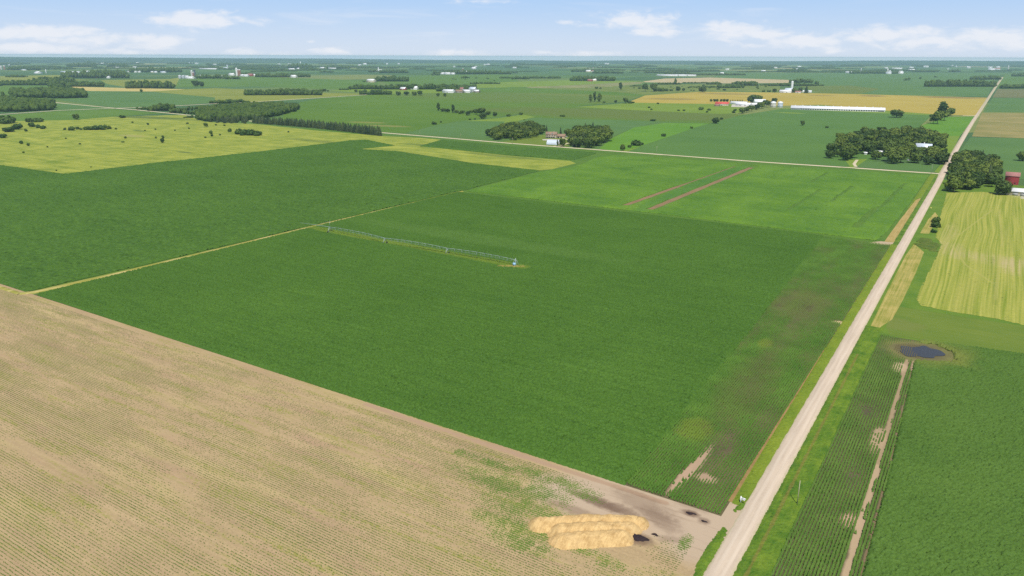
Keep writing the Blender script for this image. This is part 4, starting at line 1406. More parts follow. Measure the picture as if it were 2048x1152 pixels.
# grove right of the road
GB = PX((1896, 384), (1935, 384), (1958, 376), (1985, 374), (2000, 350), (1998, 333), (1960, 322), (1935, 318), (1912, 322), (1900, 345))
for (x, y) in scatter(GB, 10.0, rt):
    u = rt.random()
    kind = "broad" if u < .6 else ("round" if u < .9 else "conifer")
    tree(x, y, rt.uniform(11, 15), kind, "leafy tree in the roadside grove right of the crossroads", "trees of the roadside grove", 1.3)
tree(*P(2004, 390), 16, "round", "big round tree in front of the red barn at the right edge", None, 1.25)
tree(*P(1906, 384), 17, "broad", "tall tree at the front left corner of the roadside grove, close to the road", None, 1.1)
tree(*P(1932, 318), 9, "light", "slim young tree on the road edge above the roadside grove", None, .7)
tree(*P(2044, 322), 14, "round", "dark round tree alone in beans at the right edge", None, 1.3)
# farmhouse groves
GC1 = PX((972, 273), (990, 280), (1030, 281), (1075, 275), (1088, 268), (1085, 258), (1060, 252), (1030, 255), (1000, 260))
for (x, y) in scatter(GC1, 11.5, rt):
    tree(x, y, rt.uniform(9, 13.5), "broad" if rt.random() < .75 else "round", "leafy tree in the grove left of the farmhouse", "trees left of the farmhouse", 1.3)
GC2 = PX((1140, 293), (1165, 297), (1198, 294), (1216, 285), (1219, 272), (1200, 266), (1165, 264), (1148, 270))
for (x, y) in scatter(GC2, 11.0, rt):
    u = rt.random()
    tree(x, y, rt.uniform(13, 18), "broad" if u < .55 else ("round" if u < .85 else "conifer"), "tall tree in the grove right of the farmhouse", "trees right of the farmhouse", 1.2)
for (px_, py_, hp_, kind, lab, wd) in (
        (1093, 263, 11, "conifer", "small conifer behind the left corner of the farmhouse", 1.0), (1121, 270, 13, "conifer", "pointed conifer just right of the farmhouse", 1.0),
        (1135, 273, 15, "round", "round tree between farmhouse and right grove", 1.1), (1125, 293, 16, "round", "dark tree at the end of the hoop shed", .9), (1115, 293, 12, "tall", "slim dark tree in front of the hoop shed", .6),
        (1031, 281, 9, "round", "low dark tree at the lawn edge left of the farmhouse", .9), (1245, 301, 12, "round", "single dark tree right of the farmhouse grove, by the section road", 1.0),
        (1431, 247, 11, "round", "round tree alone on the line between two fields", 1.5), (1793, 235, 14, "round", "wide dark tree off the right end of the long white barn", 1.9),
        (1605, 251, 9, "round", "lone small tree in the big bean field", 1.0), (1866, 247, 15, "broad", "left tree of the clump above the bright green wedge", 1.1), (1874, 248, 21, "broad", "second tree of the clump above the bright green wedge", 1.0),
        (1881, 241, 28, "tall", "tallest tree of the clump above the bright green wedge", 1.35), (1888, 241, 17, "broad", "right tree of the clump above the bright green wedge", 1.1), (1900, 232, 14, "round", "dark tree standing apart right of the clump at the grain field", 1.1),
        (1548, 206, 9, "round", "round tree behind the grain bins", 1.3), (1505, 207, 16, "round", "big dark tree among the white farm sheds", 1.5), (1516, 207, 14, "broad", "paler big tree among the white farm sheds", 1.2),
        (1612, 186.5, 12, "conifer", "dark pointed conifer at the white silo farm", 1.5), (1588, 185.5, 9, "round", "dark tree just right of the white silo", 1.2), (1600, 185, 9, "broad", "tree pair right of the white silo", 1.2),
        (1549, 185, 7, "round", "first dark tree left of the white silo", 1.3), (1561, 185, 6, "round", "second dark tree left of the white silo", 1.3),
        (1181, 204.5, 13, "tall", "left of three tall trees in a row in the middle", 1.3), (1189, 203.5, 17, "tall", "middle and slimmest of three tall trees in a row", .8), (1198, 204, 15, "tall", "right of three tall trees in a row in the middle", 1.3),
        (1241, 179.5, 12, "tall", "tall narrow tree alone at the scrub meadow", 1.4), (1251, 207, 10, "broad", "broad tree at the left tip of the grain field", 1.3), (1231, 205.5, 5, "round", "low round tree left of the grain field tip", 1.4),
        (1290, 182.5, 13, "broad", "left tree of the pair at the scrub meadow edge", 1.1), (1307, 183, 14, "broad", "right tree of the pair at the scrub meadow edge", 1.2), (1356, 182.5, 9, "round", "round tree in the scrub meadow", 1.2), (1367, 182.5, 6, "round", "smaller tree beside the round one in the scrub meadow", 1.1),
        (1405, 184.5, 9, "round", "wide dark tree at the top edge of the grain field", 1.9), (1350, 169, 10, "tall", "tall tree in the hedge below the tan strip", 1.2),
        (876, 193, 7, "round", "left of two small trees in front of the white sheds", 1.2), (890, 193.5, 7, "round", "right of two small trees in front of the white sheds", 1.0),
        (797, 191, 8, "round", "left round tree below the red and white barns", 1.5), (813, 191, 8, "round", "second round tree below the red and white barns", 1.5), (829, 191.5, 8, "round", "third round tree below the red and white barns", 1.4), (840, 191.5, 9, "broad", "right tree below the red and white barns", 1.4),
        (877, 222, 14, "tall", "tall tree at the left end of the field hedge", 1.1), (906, 225.5, 14, "tall", "tall tree in the middle of the field hedge", 1.1), (962, 232, 15, "broad", "biggest broad tree of the field hedge", 1.4), (966, 238, 12, "round", "dark front tree below the biggest hedge tree", 1.5),
        (952, 229, 10, "broad", "tree left of the biggest hedge tree", 1.3), (990, 232.5, 8, "round", "last small tree at the right end of the field hedge", 1.3), (936, 231, 9, "round", "low tree between the hedge's two tall parts", 1.3),
        (392, 173.5, 11, "round", "left of two dark trees in the far left field", 1.3), (404, 174, 10, "round", "right of two dark trees in the far left field", 1.0), (283, 185, 6, "round", "single reddish tree at the wheat stubble edge", .9),
        (153, 239.5, 10, "round", "lone round tree at the top of the pasture, left", 1.2), (325, 286, 9, "round", "dark lone tree in the middle of the pasture", .9), (412, 254, 8, "round", "round bush-like tree below the left wood", 1.2),
        (585, 188, 9, "round", "round tree right of the long tree belt", 1.5), (712, 184.5, 5, "round", "small round tree left of the evergreen block", 1.5)):
    tree(*P(px_, py_), hpx(px_, py_, hp_) * 1.15, kind, lab, None, wd)
# hedgerow running to the white farm
for k, (px_, py_, hp_) in enumerate(((1484, 227, 12), (1493, 225, 11), (1503, 222.5, 12), (1513, 219.5, 12), (1523, 217, 13), (1532, 214.5, 14), (1540, 211.5, 10), (1497, 221, 9), (1518, 214, 9))):
    tree(*P(px_, py_), hpx(px_, py_, hp_), "broad" if k % 3 else "round", "tree in the thick hedge running to the white sheds", "hedge trees by the white sheds", 1.35)
# field hedge low trees
for (px_, py_, hp_) in ((886, 223.5, 8), (895, 224.5, 8), (913, 226, 7), (925, 227, 7), (920, 228, 5), (976, 230, 8), (944, 226, 7)):
    tree(*P(px_, py_), hpx(px_, py_, hp_), "round", "low tree in the field hedge left of the farmhouse", "low trees of the field hedge", 1.7)
# conifer windbreak along the pasture
for t in np.linspace(0, 1, 62):
    px_, py_ = 509 + 250 * t, 246.5 + 25 * t - 2.2 * math.sin(math.pi * t)
    for row in (0, 1):
        p = P(px_ + rt.uniform(-1.4, 1.4), py_ - 1.5 * row + rt.uniform(-.4, .4))
        tree(*p, rt.uniform(11, 14.5), "conifer", "dark conifer in the long windbreak row along the pasture", "conifers of the long windbreak", 1.55)
for (x, y) in scatter(PX((411, 243), (440, 246.5), (495, 247.5), (495, 242), (450, 238), (414, 238)), 10.5, rt):
    tree(x, y, rt.uniform(9, 12), "conifer", "dark conifer in the block left of the windbreak gap", "conifers of the short block", 1.3)
# yard trees of the red-roofed farm
for px_ in (1422, 1429, 1434, 1442, 1448, 1454):
    tree(*P(px_, 204), hpx(px_, 204, 6.5), "round", "small yard tree behind the red-roofed house", "yard trees behind the red roof", 1.1)
for px_ in np.arange(1461, 1488, 3.4):
    tree(*P(px_, 203.5), hpx(px_, 203.5, 4.5), "conifer", "low conifer in the row behind the white sheds", "conifer row behind the white sheds", 1.2)

# bushes in the pasture and other scrub
for (x, y) in scatter(PX((1290, 184), (1380, 183.5), (1500, 181), (1560, 178), (1560, 172), (1430, 171), (1320, 172), (1255, 176)), 105, rt):
    bush(x, y, rt.uniform(2.5, 6.5), "dark bush in the scrubby meadow behind the golden field", "bushes of the scrub meadow", 1.6)
for (x, y) in scatter(PX((905, 165), (1010, 163), (1010, 154), (920, 154)), 260, rt):
    bush(x, y, rt.uniform(4, 8), "small bush on the pale green meadow in the far centre", "bushes of the far centre meadow", 1.5)
for (x, y) in scatter(PX((1005, 251), (1038, 231), (1060, 234), (1012, 262)), 34, rt):
    bush(x, y, rt.uniform(1.5, 3), "low bush on the scrubby grass left of the farmhouse grove", "bushes by the farmhouse grove", 1.6)
G = "bushes dotted over the pasture"
for (px_, py_, hp_, wd, lab) in (
        (15, 247, 13, 1.5, "large dark bush at the left frame edge above the pasture"), (35, 259, 10, 1.2, None), (16, 264, 8, 1.6, "wide low bush near the left frame edge"), (64, 254, 8, 1, None), (77, 256, 6, 1, None), (86, 258, 6, 1.2, None), (52, 263, 5, .8, None),
        (6, 276, 7, 1.4, "low dark bush touching the left frame edge"), (58, 244, 7, 1.3, None), (70, 244, 7, 1.4, None), (80, 244, 7, 1.3, None), (130, 260, 4, 1, None), (144, 261, 7, 1.2, "leftmost round bush of the row in the pasture"), (155, 259, 5, 1, None), (162, 260, 4, 1, None),
        (172, 260, 6, 1.2, None), (180, 260, 7, 1.3, None), (192, 260, 8, 1.2, None), (206, 259.5, 9, 1.2, "largest bush of the row in the pasture"), (218, 258, 6, 1.1, None), (232, 259, 3, 1, None), (43, 288, 6, .7, None), (57, 292, 5, .7, None), (326, 276, 5, .7, None), (312, 277, 4, .7, None),
        (251, 277, 4, .8, None), (432, 251, 3, 1, None), (449, 252, 3, 1, None), (460, 264, 7, .8, "small upright bush left of the bush clump"), (422, 268, 7, .7, None), (424, 273, 5, .7, None), (411, 276, 3, 1, None), (440, 271, 3, 1, None),
        (245, 236, 5, 1.6, None), (577, 265, 3, 1, None), (265, 246, 3, 1, None), (296, 250, 4, .8, None), (311, 260, 3, .8, None), (350, 262, 3, .8, None), (378, 258, 3, .8, None), (113, 342, 2.5, .8, None), (47, 306, 3, .9, None), (95, 295, 2.5, .9, None), (132, 278, 2.5, 1, None), (182, 335, 2, 1, None), (160, 289, 2.5, 1.3, None), (246, 285, 2.2, 1.8, None), (290, 262, 2.2, 1, None), (375, 248, 3.2, 1.1, None)):
    bush(*P(px_, py_), hpx(px_, py_, hp_), lab or "small dark bush scattered in the yellow-green pasture", None if lab else G, wd)
for k, (px_, py_, hp_) in enumerate(((480, 268.5, 11), (490, 270, 11), (500, 270.5, 11), (509, 271, 10), (518, 271, 8), (485, 271, 6), (513, 272, 7))):
    bush(*P(px_, py_), hpx(px_, py_, hp_), "bush in the dense clump in front of the conifer windbreak", "bush clump by the windbreak", 1.2)
for (px_, py_, hp_, lab) in ((1872, 444, 9, "farthest of three dark shrubs beside the hay field"), (1870, 454.5, 10, "middle and largest of three dark shrubs beside the hay field"), (1867, 465.5, 6, "nearest and lowest of three dark shrubs beside the hay field")):
    bush(*P(px_, py_), hpx(px_, py_, hp_), lab, None, 1.25)
for (px_, py_, hp_, wd) in ((1272, 291, 11, 1.4), (1283, 290, 5, 1.3), (1259, 295, 5, 1.1)):
    bush(*P(px_, py_), hpx(px_, py_, hp_), "bush in the clump on the line right of the bright green strip", "bushes by the bright green strip", wd)
for (px_, py_, hp_, lab) in ((1327, 273, 6, "single bush half way up the grassy line between fields"), (1383, 257, 4, "small bush at the upper part of the grassy line between fields"), (1443, 239, 4, "tiny bush at the top of the grassy line between fields"), (1654, 256, 4, "tiny dark bush alone in the big bean field"), (1306, 242, 3.5, "long low dark bush at the top of the blue-green field"), (1042, 230, 5, "dark bush on the scrubby grass above the farmhouse grove")):
    bush(*P(px_, py_), hpx(px_, py_, hp_), lab, None, 2.6 if px_ == 1306 else 1.2)
for (px_, py_, hp_) in ((1298, 216, 3), (1303, 220, 3), (1316, 208, 3), (1357, 222, 3), (1368, 222, 3), (1402, 220, 6), (1418, 221, 4), (1414, 225, 3), (1470, 222, 4), (1467, 226, 4), (1127, 233.5, 4), (1122, 233, 3), (1208, 206, 3.5), (1260, 207, 5), (1266, 206.5, 3.5), (1193, 177.5, 4), (1201, 177.5, 3), (1332, 182, 5), (1320, 182.5, 6), (1342, 182, 4), (868, 249, 6), (882, 245, 3), (940, 240, 3), (950, 239, 3), (1017, 233, 5)):
    bush(*P(px_, py_), hpx(px_, py_, hp_), "small dark bush on the meadows left of the grain field", "bushes of the middle meadows", 1.3)

# ---- far woods, each tree real but too many to name
def wood(px0, px1, pyb, hp_, rows=3, dens=1.0, kind=0):
    """A belt of trees with its front edge between two photo points."""
    a, b = P(px0, pyb), P(px1, pyb)
    L = math.hypot(b[0] - a[0], b[1] - a[1])
    u = ((b[0] - a[0]) / L, (b[1] - a[1]) / L)
    c = P((px0 + px1) / 2, pyb)
    D = dist(c)
    bd = (c[0] / math.hypot(*c), c[1] / math.hypot(*c))
    h = hp_ * D / FPX
    r = min(h * .42, 7.5)
    sp = max(r * 1.25, L / 90) / dens
    n = max(1, int(L / sp))
    for k in range(rows):
        for i in range(n + 1):
            t = (i + rt.uniform(-.4, .4)) / max(n, 1)
            env = .72 + .28 * math.sin(math.pi * min(max(t, .02), .98)) ** .5
            hh = h * rt.uniform(.5, 1.15) * env
            off = k * r * 1.8 + rt.uniform(0, r)
            woods.append((a[0] + u[0] * L * t + bd[0] * off, a[1] + u[1] * L * t + bd[1] * off, hh, max(r, sp * .62) * rt.uniform(.6, 1.35), 2 if D < 4200 else 1))


def wood_poly(pts, spacing, hlo, hhi):
    for (x, y) in scatter(PX(*pts), spacing, rt):
        woods.append((x, y, rt.uniform(hlo, hhi), spacing * rt.uniform(.42, .85), 2))


wood_poly([(396, 238), (410, 243), (440, 243), (495, 241), (545, 234), (592, 223), (595, 217), (560, 214), (500, 214), (440, 218), (398, 224)], 10.5, 9, 14)
wood_poly([(25, 194), (110, 197), (172, 196), (168, 188), (118, 184), (60, 187), (26, 186)], 13, 12, 20)
wood_poly([(-40, 220), (0, 224), (60, 223), (107, 220), (106, 212), (60, 208), (0, 207), (-40, 207)], 12, 11, 18)
for w in ((100, 205, 173.5, 9, 3), (0, 110, 170.5, 8, 3), (70, 150, 168, 11, 3), (110, 140, 180, 13, 2), (0, 17, 202, 14, 2), (16, 30, 201, 9, 1), (15, 45, 154.5, 5, 2), (50, 54, 154, 5, 1), (125, 258, 156.5, 13, 3), (178, 250, 148, 8, 2), (15, 80, 140.5, 7, 3), (135, 192, 134, 7, 3), (170, 192, 129, 6, 3), (215, 256, 134, 7, 3),
          (260, 362, 145, 9, 3), (256, 345, 177, 13, 3), (256, 266, 176, 9, 1), (388, 455, 157.5, 9, 2), (453, 479, 158.5, 6, 2), (424, 470, 207, 7, 2), (470, 478, 205, 9, 1), (478, 498, 205, 4, 1), (275, 296, 219, 5, 1), (305, 345, 222, 13, 2), (345, 372, 226, 9, 2), (370, 386, 228, 7, 1), (372, 384, 236, 6, 1), (395, 402, 233, 12, 1), (372, 382, 221, 8, 1),
          (492, 640, 190.5, 11, 3), (512, 620, 154.5, 8, 3), (470, 512, 151, 6, 2), (550, 572, 140, 4, 2), (577, 625, 137, 9, 3), (600, 633, 138.5, 4, 2), (655, 700, 137.5, 6, 3), (640, 665, 145, 4, 2), (700, 720, 135, 4, 2), (738, 768, 144.5, 5, 2), (760, 815, 146, 7, 3), (680, 700, 180, 4, 1), (640, 655, 183, 5, 1), (700, 770, 178.5, 8, 3), (723, 782, 189.5, 9, 2), (750, 815, 163, 10, 3), (726, 740, 164, 3, 1),
          (765, 950, 179, 10, 3), (876, 950, 183, 8, 2), (867, 1020, 148.5, 8, 3), (866, 880, 151, 5, 1), (940, 1000, 168, 4, 1), (1000, 1024, 157, 4, 2), (924, 935, 157, 5, 1), (905, 912, 159, 3, 1), (950, 955, 157, 3, 1), (973, 977, 158, 3, 1),
          (1024, 1056, 158.5, 6, 2), (1055, 1090, 157, 5, 3), (1095, 1120, 157, 5, 3), (1142, 1226, 162, 9, 3), (1144, 1190, 144, 7, 3), (1185, 1245, 147, 5, 3), (1310, 1326, 183, 7, 1), (1365, 1432, 166.5, 2.5, 1), (1415, 1442, 169, 5, 2), (1465, 1512, 171.5, 8, 3), (1440, 1485, 176, 7, 2), (1315, 1360, 169, 4, 1), (1260, 1285, 173, 3, 1), (1520, 1536, 171, 3, 1), (1380, 1440, 175, 3, 1),
          (1330, 1386, 149, 4, 2), (1385, 1490, 150.5, 4, 3), (1335, 1400, 144, 5, 3), (1290, 1330, 142, 3, 2), (1582, 1622, 165.5, 7, 2), (1613, 1622, 165, 4, 1), (1538, 1630, 172, 5, 2), (1600, 1648, 171.5, 3, 1), (1632, 1634, 170, 8, 1), (1555, 1622, 144.5, 6, 3), (1570, 1692, 145, 2.5, 2), (1700, 1800, 147.5, 6, 3), (1526, 1530, 184, 4, 1), (1535, 1540, 184, 4, 1), (1797, 1803, 144, 4, 2),
          (1850, 1990, 173.5, 11, 3), (1943, 2000, 159.5, 7, 3), (1899, 1920, 144, 4, 3), (1860, 1880, 142, 2, 2), (2024, 2060, 153, 6, 3), (2003, 2060, 177, 7, 2), (1808, 1817, 161, 4, 1), (1838, 1842, 158, 4, 1), (1868, 1874, 155, 3, 1), (1817, 1820, 159, 4, 1), (-40, 0, 172, 10, 3), (-40, 0, 135, 6, 3)):
    wood(*w)
# belts close under the skyline
for k in range(210):
    py_ = 119.5 + 22 * rt.random() ** 1.5 + 3.5
    px_ = rt.uniform(-60, 2110)
    # the skyline drops from left to right
    py_ += np.interp(px_, [0, 1024, 2048], [-2.5, 1.5, 1.5])
    d = P(px_, py_)
    if d[1] < 0 or dist(d) > 13200 or py_ < 121:
        continue
    wood(px_, px_ + rt.uniform(18, 95), py_, rt.uniform(1.6, 3.6), 2)


def build_woods(name, items, mat, label):
    V, Fs = [], []
    n0 = 0
    for (x, y, h, r, lev) in items:
        v, f = ICO2 if lev == 2 else ICO1
        k = rt.uniform(.72, 1.22, len(v))[:, None]
        vv = v * k
        rz = h * .52
        vv = vv * np.array([r, r, rz]) + np.array([x, y, h * .5])
        vv[:, 2] = np.maximum(vv[:, 2], 0)
        V.append(vv)
        Fs.append(f + n0)
        n0 += len(v)
        if lev == 2:
            # looser leaf masses on the crown
            for _ in range(4):
                a = rt.uniform(0, 6.28)
                v1, f1 = ICO1
                q = v1 * rt.uniform(.7, 1.2, len(v1))[:, None] * r * .5 + np.array([x + math.cos(a) * r * .7, y + math.sin(a) * r * .7, h * rt.uniform(.45, .92)])
                V.append(q)
                Fs.append(f1 + n0)
                n0 += len(q)
    o = link(name, raw_mesh(name, np.concatenate(V), np.concatenate(Fs), mat))
    return tag(o, label, "woods", None, "stuff")


wnt = NT("wood_leaves")
wc = wnt.mix(wnt.sstep(wnt.noise(16, 2, .6), .3, .7), (.026, .058, .011), (.07, .112, .02))
wc = wnt.mix(wnt.math("MULTIPLY", wnt.sstep(wnt.noise(5, 3, .6), .4, .8), .6), wc, (.11, .15, .026))
build_woods("woods", woods, wnt.finish(wc, .8, .1), "dark green tree belts and woodlots spread over the far plain")

# ================================================================== BUILDINGS
roof_white = plain_mat("white_metal_roof", (.78, .78, .80), .4, .4, .05, 3)
roof_grey = plain_mat("grey_metal_roof", (.5, .53, .58), .45, .4, .08, 3)
roof_blue = plain_mat("galvanised_roof", (.58, .64, .72), .35, .5, .08, 2)
roof_brown = plain_mat("brown_shingles", (.3, .2, .14), .9, .1, .25, .8)
roof_red = plain_mat("red_roof", (.58, .09, .07), .6, .3, .12, 2)
roof_dull = plain_mat("faded_red_roof", (.36, .17, .15), .8, .2, .2, 2)
wall_white = plain_mat("white_siding", (.75, .75, .73), .7, .2, .05, 2)
wall_cream = plain_mat("cream_siding", (.62, .55, .42), .8, .2, .08, 2)
wall_red = plain_mat("red_barn_boards", (.32, .045, .05), .8, .2, .15, 1)
wall_grey = plain_mat("grey_siding", (.42, .42, .42), .8, .2, .1, 2)
wall_stone = plain_mat("stone_base", (.33, .28, .23), .9, .1, .2, 1)
glass_dk = plain_mat("dark_glass", (.025, .03, .04), .1, .5, .1)
silo_conc = plain_mat("concrete_silo", (.62, .6, .55), .85, .2, .08, 2)
silo_white = plain_mat("white_silo", (.82, .82, .8), .6, .3, .04, 3)
silo_brick = plain_mat("brick_silo", (.34, .17, .12), .9, .2, .12, 2)
silo_blue = plain_mat("dark_silo", (.09, .11, .14), .4, .5, .1, 3)


def gable(L, Wd, H, rise, over=.4):
    """Wall and roof shapes of a gabled building, long side along x."""
    w = MB()
    x0, x1, y0, y1 = -L / 2, L / 2, -Wd / 2, Wd / 2
    vs = [(x0, y0, 0), (x1, y0, 0), (x1, y1, 0), (x0, y1, 0), (x0, y0, H), (x1, y0, H), (x1, y1, H), (x0, y1, H), (x0, 0, H + rise), (x1, 0, H + rise)]
    w.add(vs, [(0, 1, 5, 4), (2, 3, 7, 6), (1, 2, 6, 9, 5), (3, 0, 4, 8, 7)])
    r = MB()
    t = .22
    s = rise / (Wd / 2)
    ax0, ax1 = x0 - over, x1 + over
    ye, ze = Wd / 2 + over, H - over * s + .06
    zr = H + rise + .06
    for sg_ in (-1, 1):
        v = [(ax0, sg_ * ye, ze), (ax1, sg_ * ye, ze), (ax1, 0, zr), (ax0, 0, zr), (ax0, sg_ * ye, ze + t), (ax1, sg_ * ye, ze + t), (ax1, 0, zr + t), (ax0, 0, zr + t)]
        fs = [(0, 1, 2, 3), (4, 7, 6, 5), (0, 4, 5, 1), (1, 5, 6, 2), (3, 7, 4, 0)]
        if sg_ > 0:
            fs = [f[::-1] for f in fs]
        r.add(v, fs)
    return w, r


BYAW = {"x": 0.0, "y": math.pi / 2}


def barn(px, py, L, Wd, H, rise, roof, wall, label, name="barn", cat="barn", axis="x", group=None, doors=1, wins=0, parts=True, rz=None):
    x, y = P(px, py)
    e = tag(empty(name, (x, y, .05), BYAW[axis] if rz is None else rz), label, cat, group)
    w, r = gable(L, Wd, H, rise)
    w.build("wall", wall, e)
    r.build("roof", roof, e)
    if parts:
        for sgn, face in ((-1, -Wd / 2),):
            for k in range(doors):
                xx = -L / 2 + L * (k + 1) / (doors + 1)
                MB().box(xx - 2, xx + 2, face - .06, face - .005, .02, min(3.6, H - .3)).build("door", wall_grey if wall is not wall_grey else wall_white, e)
            for k in range(wins):
                xx = -L / 2 + L * (k + .5) / wins
                MB().box(xx - .6, xx + .6, face - .05, face - .004, 1.1, min(2.3, H - .2)).build("window", glass_dk, e)
        MB().box(L / 2 + .005, L / 2 + .06, -1.8, 1.8, .02, min(3.8, H)).build("door", glass_dk, e)
    return e


def silo(px, py, d, h, mat, label, dome=None, x_off=0.0, y_off=0.0, group=None, name="silo"):
    x, y = P(px, py)
    e = tag(empty(name, (x + x_off, y + y_off, .05)), label, "silo" if name == "silo" else "grain bin", group)
    r = d / 2
    prof = [(r, 0)]
    k = max(3, int(h / 3))
    for i in range(1, k + 1):
        z = h * i / k
        prof += [(r, z - .25), (r + .06, z - .2), (r + .06, z - .05), (r, z)]
    MB().lathe(prof, 22).build("wall", mat, e)
    rise = r * (.55 if name == "grain_bin" else .75)
    MB().lathe([(r + .12, h - .05), (r + .12, h + .05), (r * .85, h + rise * .5), (r * .5, h + rise * .85), (.35, h + rise), (.3, h + rise + .4), (.02, h + rise + .45)], 22).build("roof", dome or roof_white, e)
    MB().box(-.35, .35, -r - .25, -r - .07, 0, h).build("chute", mat, e)
    return e


# --- farmhouse among the two groves
hx_, hy_ = P(1103, 275.5)
FH = tag(empty("farmhouse", (hx_, hy_, .05), R(24)), "cream farmhouse with brown roof and attached garage between two groves", "house")
w, r = gable(17, 10, 5.6, 3.4, .6)
w.build("wall", wall_cream, FH)
rf = r.build("roof", roof_brown, FH)
MB().box(3.2, 4.2, -.5, .5, 6.5, 10.0).build("chimney", wall_stone, rf)
g_w, g_r = gable(13, 9, 3.0, 3.0, .6)
g_w.build("wall", wall_cream, FH, (15.2, -1.2, 0))
g_r.build("roof", roof_brown, FH, (15.2, -1.2, 0))
MB().box(-8.6, 6.5, -8.2, -5.62, 2.7, 2.95).build("porch_roof", roof_brown, FH)
for k in (-8, -4.5, -1, 2.5, 6):
    MB().box(k - .12, k + .12, -8.1, -7.86, 0, 2.7).build("porch_post", wall_white, FH)
for k in (-6.4, -2.4, 1.6, 5.4):
    f = MB().box(k - .75, k + .75, -5.08, -5.004, 3.5, 5.0).build("window", wall_white, FH)
    MB().box(k - .6, k + .6, -5.12, -5.083, 3.65, 4.85).build("pane", glass_dk, f)
    f = MB().box(k - .75, k + .75, -5.08, -5.004, .9, 2.4).build("window", wall_white, FH)
    MB().box(k - .6, k + .6, -5.12, -5.083, 1.05, 2.25).build("pane", glass_dk, f)
for k in (11.2, 15.6):
    MB().box(k - 1.4, k + 1.4, -5.82, -5.704, .05, 2.5).build("garage_door", glass_dk, FH)
for k in (-4.5, 1.5):
    dw, dr = gable(2.6, 2.4, 1.2, 1.0, .25)
    d = dw.build("dormer", wall_white, FH, (k, -3.3, 6.0), math.pi / 2)
    dr.build("dormer_roof", roof_brown, d)
    MB().box(-1.36, -1.304, -.6, .6, .25, 1.1).build("dormer_pane", glass_dk, d)
# hoop shed
sx_, sy_ = P(1107.5, 289.5)
HS = tag(empty("hoop_shed", (sx_, sy_, .05), R(8)), "pale blue metal hoop shed with arched roof in front of the farmhouse", "shed")
vs, fs = [], []
n = 16
for i in range(n + 1):
    a = math.pi * i / n
    for xx in (-9, 9):
        vs.append((xx, -6 * math.cos(a), .6 + 6.2 * math.sin(a) ** .85))
for i in range(n):
    fs.append((2 * i, 2 * i + 1, 2 * i + 3, 2 * i + 2))
link("roof", raw_mesh("roof", vs, fs, roof_blue, True), HS)
for sgn in (-1, 1):
    xx = 8.7 * sgn
    pv2 = [(xx, -5.9 * math.cos(math.pi * i / n), .0 + .6 + 6.1 * math.sin(math.pi * i / n) ** .85) for i in range(n + 1)] + [(xx, 5.9, 0), (xx, -5.9, 0)]
    link("end_wall", raw_mesh("end_wall", pv2, [tuple(range(len(pv2)))], wall_grey), HS)
MB().box(8.72, 8.8, -2.4, 2.4, .02, 4.2).build("door", wall_white, HS)
pad_m = plain_mat("concrete_pad", (.5, .46, .38), .9, .1, .1, 2)
sheet("pad", PX((1084, 279), (1100, 278), (1122, 279.5), (1118, 281.5), (1100, 281.5), (1086, 281)), .3, pad_m, "pale concrete yard pad before the farmhouse", cat="yard")
lawn = field_mat("lawn", (.11, .17, .02), (.17, .22, .03), big=25, fine=2)
sheet("lawn", PX((1000, 284.5), (1040, 278), (1085, 270), (1122, 271), (1148, 275), (1145, 291), (1130, 294), (1060, 289.5)), .26, lawn, "farmhouse lawn between the groves and the section road", cat="lawn")

# --- white cars
car_white = plain_mat("white_car_paint", (.8, .8, .8), .25, .5, .02)


def car(px, py, rz, label):
    x, y = P(px, py)
    e = tag(empty("parked_car", (x, y, .3), rz), label, "car")
    b = MB()
    b.add([(-2.2, -.88, .35), (2.2, -.88, .35), (2.2, .88, .35), (-2.2, .88, .35), (-2.2, -.88, .85), (2.15, -.85, .8), (2.15, .85, .8), (-2.2, .88, .85)], [(0, 3, 2, 1), (4, 5, 6, 7), (0, 1, 5, 4), (1, 2, 6, 5), (2, 3, 7, 6), (3, 0, 4, 7)])
    bo = b.build("body", car_white, e)
    MB().add([(-1.9, -.8, .85), (1.0, -.8, .85), (1.0, .8, .85), (-1.9, .8, .85), (-1.6, -.65, 1.45), (.35, -.65, 1.45), (.35, .65, 1.45), (-1.6, .65, 1.45)], [(0, 1, 5, 4), (1, 2, 6, 5), (2, 3, 7, 6), (3, 0, 4, 7)]).build("windows", glass_dk, bo)
    MB().box(-1.62, .37, -.66, .66, 1.45, 1.52).build("roof", car_white, bo)
    for sx2 in (-1.4, 1.35):
        for sy2 in (-.86, .86):
            MB().bar((sx2, sy2 - .1, .33), (sx2, sy2 + .1, .33), .33, 12).build("wheel", tyre_m, e)


car(1132.5, 274.6, .3, "white car parked at the right end of the farmhouse drive")
car(1796.5, 319.8, .2, "white car parked under trees in front of the dense grove, left one")
car(1817, 321.8, 1.2, "white car nose-on between the two other grove cars")
car(1825.5, 321.5, .9, "white car parked nearest to the big grove house")

